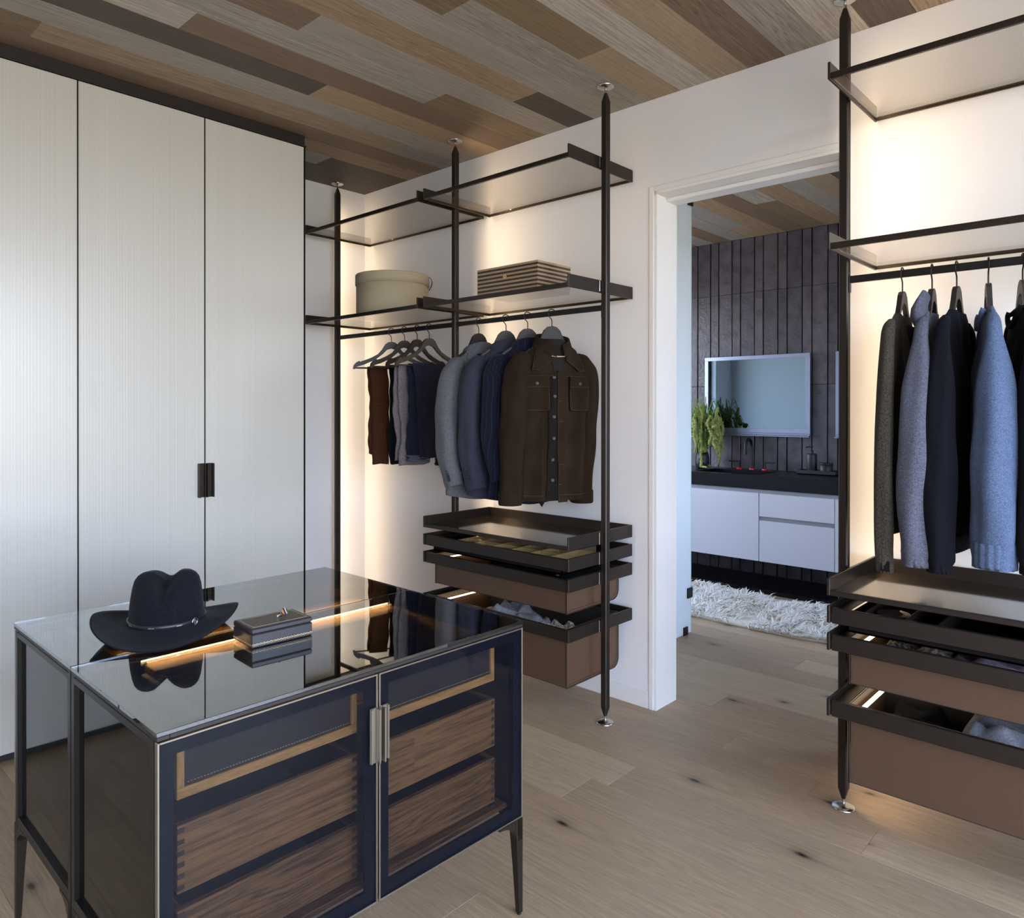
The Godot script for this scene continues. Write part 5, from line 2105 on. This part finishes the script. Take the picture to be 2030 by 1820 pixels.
func drawer_contents() -> void:
	# under the suede jacket
	var a := Vector3(1.141, 0.6736 - 0.0155, 0)
	put_bundle("wallet", "dark red folded cloth in a compartment of the divided drawer", "cloth", M.maroon, a + Vector3(0.225, 0, 0.39), Vector3(0.1, 0.035, 0.09), 1.0)
	var fl := 0.4916 + 0.0045
	var t := put_bundle("folded_jumper", "dark navy folded garment with shiny buckle in the shallower left drawer", "clothing", M.knit_navy, Vector3(1.66, fl, 0.27), Vector3(0.54, 0.125, 0.32), 2.0)
	var st := S()
	for q in [[0.2, 0.02], [0.235, 0.045]]:
		var pts := []
		for k in 17:
			var an := TAU * k / 16.0
			pts.append(Vector3(q[0] + 0.016 * cos(an) * (1.0 if q[0] < 0.21 else 0.6), 0.128, q[1] + 0.06 + 0.016 * sin(an) * (1.0 if q[0] < 0.21 else 0.6)))
		tube(st, pts, 0.0024, 6)
	obj("buckle", st, M.steel, t)
	fl = 0.188 + 0.0045
	put_bundle("folded_shirt", "pale folded shirt deep in the lowest left drawer, nearer the back", "clothing", M.white_knit, Vector3(1.6, fl, 0.3), Vector3(0.3, 0.2, 0.26), 3.0)
	put_bundle("folded_shirt", "white and taupe folded shirt near the front of the lowest left drawer", "clothing", M.print, Vector3(1.87, fl, 0.32), Vector3(0.2, 0.19, 0.24), 4.0)
	put_bundle("folded_jumper", "beige folded garment in the lowest left drawer beside the corner", "clothing", M.gray_chino, Vector3(1.35, fl, 0.3), Vector3(0.2, 0.14, 0.3), 8.0)
	# under the sweaters
	a = Vector3(3.054, 0.6736 - 0.0155, 0)
	t = thing("coiled_belt", "coiled dark leather belt in the divided drawer under the sweaters", "belt", a + Vector3(0.144, 0, 0.31))
	for k in 4:
		st = S()
		var r := 0.048 - 0.0055 * k
		lathe(st, [[r - 0.004, 0.0], [r, 0.0], [r, 0.036], [r - 0.004, 0.036], [r - 0.004, 0.0]], Vector3.ZERO, 32)
		obj("coil", st, M.leather_dark if k % 2 == 0 else M.leather_edge, t)
	fl = 0.4916 + 0.0045
	put_bundle("folded_shirt", "patterned beige folded shirt in the shallower drawer below the sweaters", "clothing", M.print, Vector3(3.27, fl, 0.26), Vector3(0.19, 0.125, 0.33), 5.0)
	put_bundle("folded_shirt", "pale mauve folded shirt right of the patterned beige one", "clothing", M.mauve, Vector3(3.46, fl, 0.26), Vector3(0.2, 0.125, 0.32), 6.0)
	put_bundle("folded_shirt", "maroon folded shirt lying in front of the mauve one", "clothing", M.maroon, Vector3(3.45, fl, 0.425), Vector3(0.2, 0.1, 0.05), 6.6)
	put_bundle("folded_shirt", "white and brown patterned shirt furthest right in the drawer", "clothing", M.print, Vector3(3.64, fl, 0.26), Vector3(0.18, 0.115, 0.32), 7.0)
	fl = 0.188 + 0.0045
	put_bundle("folded_jumper", "dark folded jumper deep in the lowest drawer below the sweaters", "clothing", M.knit_black, Vector3(3.26, fl, 0.25), Vector3(0.2, 0.16, 0.3), 8.6)
	t = put_bundle("rolled_jumper", "pale grey rolled jumper tied with string in the lowest right drawer", "clothing", M.gray_knit, Vector3(3.55, fl + 0.02, 0.28), Vector3(0.36, 0.19, 0.26), 9.3)
	st = S()
	var pts := []
	for k in 25:
		var an := TAU * k / 24.0
		pts.append(Vector3(0.03, 0.098 + 0.102 * sin(an), 0.134 * cos(an)))
	tube(st, pts, 0.0025, 6)
	obj("string", st, M.white_knit, t)


func island_top() -> void:
	hat()
	# cufflink box, tooled leather
	var t := thing("cufflink_box", "small dark leather box with a gold chain border beside the hat", "box", Vector3(2.2345, IY + 0.0005, 1.888), -0.06)
	var hx := 0.051
	var hz := 0.0775
	var st := S()
	box(st, Vector3(-hx, 0, -hz), Vector3(hx, 0.0315, hz), 0.0022)
	obj("base", st, M.box_leather, t)
	st = S()
	box(st, Vector3(-hx, 0.032, -hz), Vector3(hx, 0.0455, hz), 0.003)
	var lid := obj("lid", st, M.box_leather, t)
	st = S()
	box(st, Vector3(-hx + 0.011, 0.045, -hz + 0.011), Vector3(hx - 0.011, 0.0459, hz - 0.011), 0.0003)
	obj("inset_panel", st, M.box_inset, lid)
	st = S()
	for s in [-1.0, 1.0]:
		var z := -hz + 0.01
		while z < hz - 0.009:
			cbox(st, Vector3(s * (hx - 0.01), 0.0459, z), Vector3(0.0007, 0.0006, 0.0018))
			z += 0.003
		var x := -hx + 0.01
		while x < hx - 0.009:
			cbox(st, Vector3(x, 0.0459, s * (hz - 0.01)), Vector3(0.0018, 0.0006, 0.0007))
			x += 0.003
	obj("stitching", st, M.stitch, lid).set_meta("kind", "stuff")
	# stamped chain of little ovals along the lower edge
	for face in 2:
		var n := 18 if face == 0 else 12
		var span := hz if face == 0 else hx
		for k in n:
			st = S()
			var c := lerpf(-span + 0.005, span - 0.005, k / float(n - 1))
			var lp := []
			for q in 11:
				var an := TAU * q / 10.0
				var o := c + 0.0034 * cos(an)
				lp.append(Vector3(hx + 0.0002, 0.0075 + 0.0019 * sin(an), o) if face == 0 else Vector3(o, 0.0075 + 0.0019 * sin(an), hz + 0.0002))
			tube(st, lp, 0.0006, 4)
			obj("chain_link", st, M.gold, t)
	# a pair of striped cufflinks on the lid
	var cols := [C(60, 90, 170), C(225, 150, 40), C(30, 28, 34), C(60, 150, 120), C(200, 190, 170), C(150, 50, 50), C(30, 28, 34)]
	var spots := [[Vector3(0.006, 0.0, -0.014), 0.5, "lower"], [Vector3(-0.012, 0.0, -0.034), -0.25, "upper"]]
	for i in 2:
		var sp: Array = spots[i]
		var p: Vector3 = t.transform * (sp[0] + Vector3(0, 0.046, 0))
		var c := thing("cufflink", ["striped round cufflink on the leather box, nearer the camera", "striped round cufflink on the leather box, nearer the clothes"][i], "cufflink", p, 0.6 + sp[1], "pair of cufflinks")
		var q := Transform3D(Basis(Vector3(0, 0, 1), -1.05), Vector3(0.002, 0.0085, 0))
		for k in 7:
			st = S()
			var z0 := -0.0085 + 0.017 * k / 7.0
			var z1 := z0 + 0.017 / 7.0 - 0.0001
			var poly := PackedVector2Array()
			for e in 5:
				var z := lerpf(z0, z1, e / 4.0)
				poly.append(Vector2(sqrt(maxf(0.0, 0.0085 * 0.0085 - z * z)) + 0.0002, z))
			for e in range(4, -1, -1):
				var z := lerpf(z0, z1, e / 4.0)
				poly.append(Vector2(-sqrt(maxf(0.0, 0.0085 * 0.0085 - z * z)) - 0.0002, z))
			prism(st, poly, 0.003, q * Transform3D(Basis(Vector3(1, 0, 0), Vector3(0, 0, 1), Vector3(0, -1, 0)), Vector3.ZERO))
			obj("enamel_stripe", st, mat(cols[(k + i * 2) % 7], 0.25), c)
		st = S()
		tube(st, [q * Vector3(0, -0.0015, 0), q * Vector3(0, -0.0085, 0)], 0.0012, 6)
		tube(st, [q * Vector3(0, -0.0085, -0.005), q * Vector3(0, -0.0085, 0.005)], 0.0017, 8)
		obj("toggle", st, M.silver, c)


func hat() -> void:
	# local x points to the camera (front of the brim), local z to the hat's side
	var yaw := -0.55
	var t := thing("cowboy_hat", "black felt cowboy hat with creased crown and silver-studded band", "hat", Vector3(1.99, IY + 0.0005, 2.042), yaw)
	var n := 72
	var st := S()
	var ax := 0.098
	var az := 0.087
	# brim: dips at front and back, sides curl up
	var top := []
	var low := []
	for i in 12:
		var f := i / 11.0
		var r1 := PackedVector3Array()
		var r2 := PackedVector3Array()
		for j in n:
			var a := TAU * j / n
			var ca := cos(a)
			var sa := sin(a)
			var rin := Vector2(ca * ax, sa * az)
			var rout := Vector2(ca * 0.185, sa * 0.168)
			var q := rin.lerp(rout, f)
			var side := pow(absf(sa), 2.2)
			var y := 0.026 - 0.022 * sin(f * PI * 0.5) * pow(absf(ca), 1.2) + 0.026 * side * pow(f, 2.6) - 0.006 * side * sin(f * PI)
			r1.append(Vector3(q.x, y + 0.0022 * (1.0 - 0.6 * f), q.y))
			r2.append(Vector3(q.x, y - 0.0022 * (1.0 - 0.6 * f), q.y))
		top.append(r1)
		low.append(r2)
	var rings := []
	for i in 12:
		rings.append(low[i])
	for i in range(11, -1, -1):
		rings.append(top[i])
	loft(st, rings, true)
	obj("brim", st, M.hat, t)
	# crown with a centre crease and pinched front
	st = S()
	rings = []
	var prof := [[0.0, 1.0], [0.012, 1.0], [0.03, 0.985], [0.06, 0.95], [0.085, 0.905], [0.1, 0.85], [0.109, 0.77], [0.115, 0.66], [0.118, 0.52], [0.119, 0.36], [0.1185, 0.2], [0.118, 0.05]]
	for p in prof:
		var rr := PackedVector3Array()
		for j in n:
			var a := TAU * j / n
			var ca := cos(a)
			var sa := sin(a)
			var k: float = p[1]
			var x := ca * ax * k
			var z := sa * az * k
			var h: float = p[0]
			var up := smoothstep(0.045, 0.117, h)
			# front (towards +x) is lower and pinched
			x -= 0.006 * up
			var pinch := up * smoothstep(0.1, 0.9, ca) * 0.016
			z -= signf(sa) * pinch * absf(sa)
			var crease := exp(-pow(z / 0.021, 2.0)) * up * 0.036 * (0.75 + 0.35 * clampf(x / ax, -1.0, 1.0))
			var rise := 0.008 * up * (1.0 - absf(x / ax))
			rr.append(Vector3(x, 0.024 + h - crease + rise - 0.014 * up * smoothstep(0.0, 1.0, ca), z))
		rings.append(rr)
	loft(st, rings, true, false, true)
	obj("crown", st, M.hat, t)
	# leather band with inlaid bars, buckle and tip
	st = S()
	rings = []
	for y in [0.0255, 0.026, 0.036, 0.0365]:
		var k := 1.012 if y > 0.0257 and y < 0.0362 else 0.99
		rings.append(ring(Vector3(0, y + 0.003, 0), Vector3(ax * k + 0.0016, 0, 0), Vector3(0, 0, az * k + 0.0016), 64))
	loft(st, rings, true)
	var band := obj("band", st, M.strap, t)
	for k in 9:
		st = S()
		var a := TAU * (k + 0.3) / 9.0
		var p := Vector3(cos(a) * (ax + 0.0034), 0.0342, sin(a) * (az + 0.0034))
		var nr := Vector3(cos(a) / ax, 0, sin(a) / az).normalized()
		var bs := Basis(Vector3(-nr.z, 0, nr.x), Vector3.UP, nr)
		cbox(st, Vector3.ZERO, Vector3(0.014, 0.0028, 0.0012), 0.0004, 0, Transform3D(bs, p))
		obj("inlay_bar", st, M.silver, band)
	var ab := deg_to_rad(-52.0)
	var pb := Vector3(cos(ab) * (ax + 0.004), 0.0345, sin(ab) * (az + 0.004))
	var nb := Vector3(cos(ab) / ax, 0, sin(ab) / az).normalized()
	var bb := Basis(Vector3(-nb.z, 0, nb.x), Vector3.UP, nb)
	st = S()
	var loop := []
	for k in 17:
		var a := TAU * k / 16.0
		loop.append(pb + bb * Vector3(0.0075 * cos(a), 0.0085 * sin(a), 0.002))
	tube(st, loop, 0.0016, 6)
	cbox(st, Vector3(0, 0, 0.0025), Vector3(0.003, 0.013, 0.0022), 0.0008, 0, Transform3D(bb, pb))
	obj("buckle", st, M.silver, band)
	st = S()
	prism(st, PackedVector2Array([Vector2(-0.009, -0.004), Vector2(-0.022, -0.0035), Vector2(-0.028, 0.001), Vector2(-0.022, 0.005), Vector2(-0.009, 0.005)]), 0.002, Transform3D(bb, pb + nb * 0.0025 + Vector3(0, 0.002, 0)))
	obj("strap_tip", st, M.silver, band)
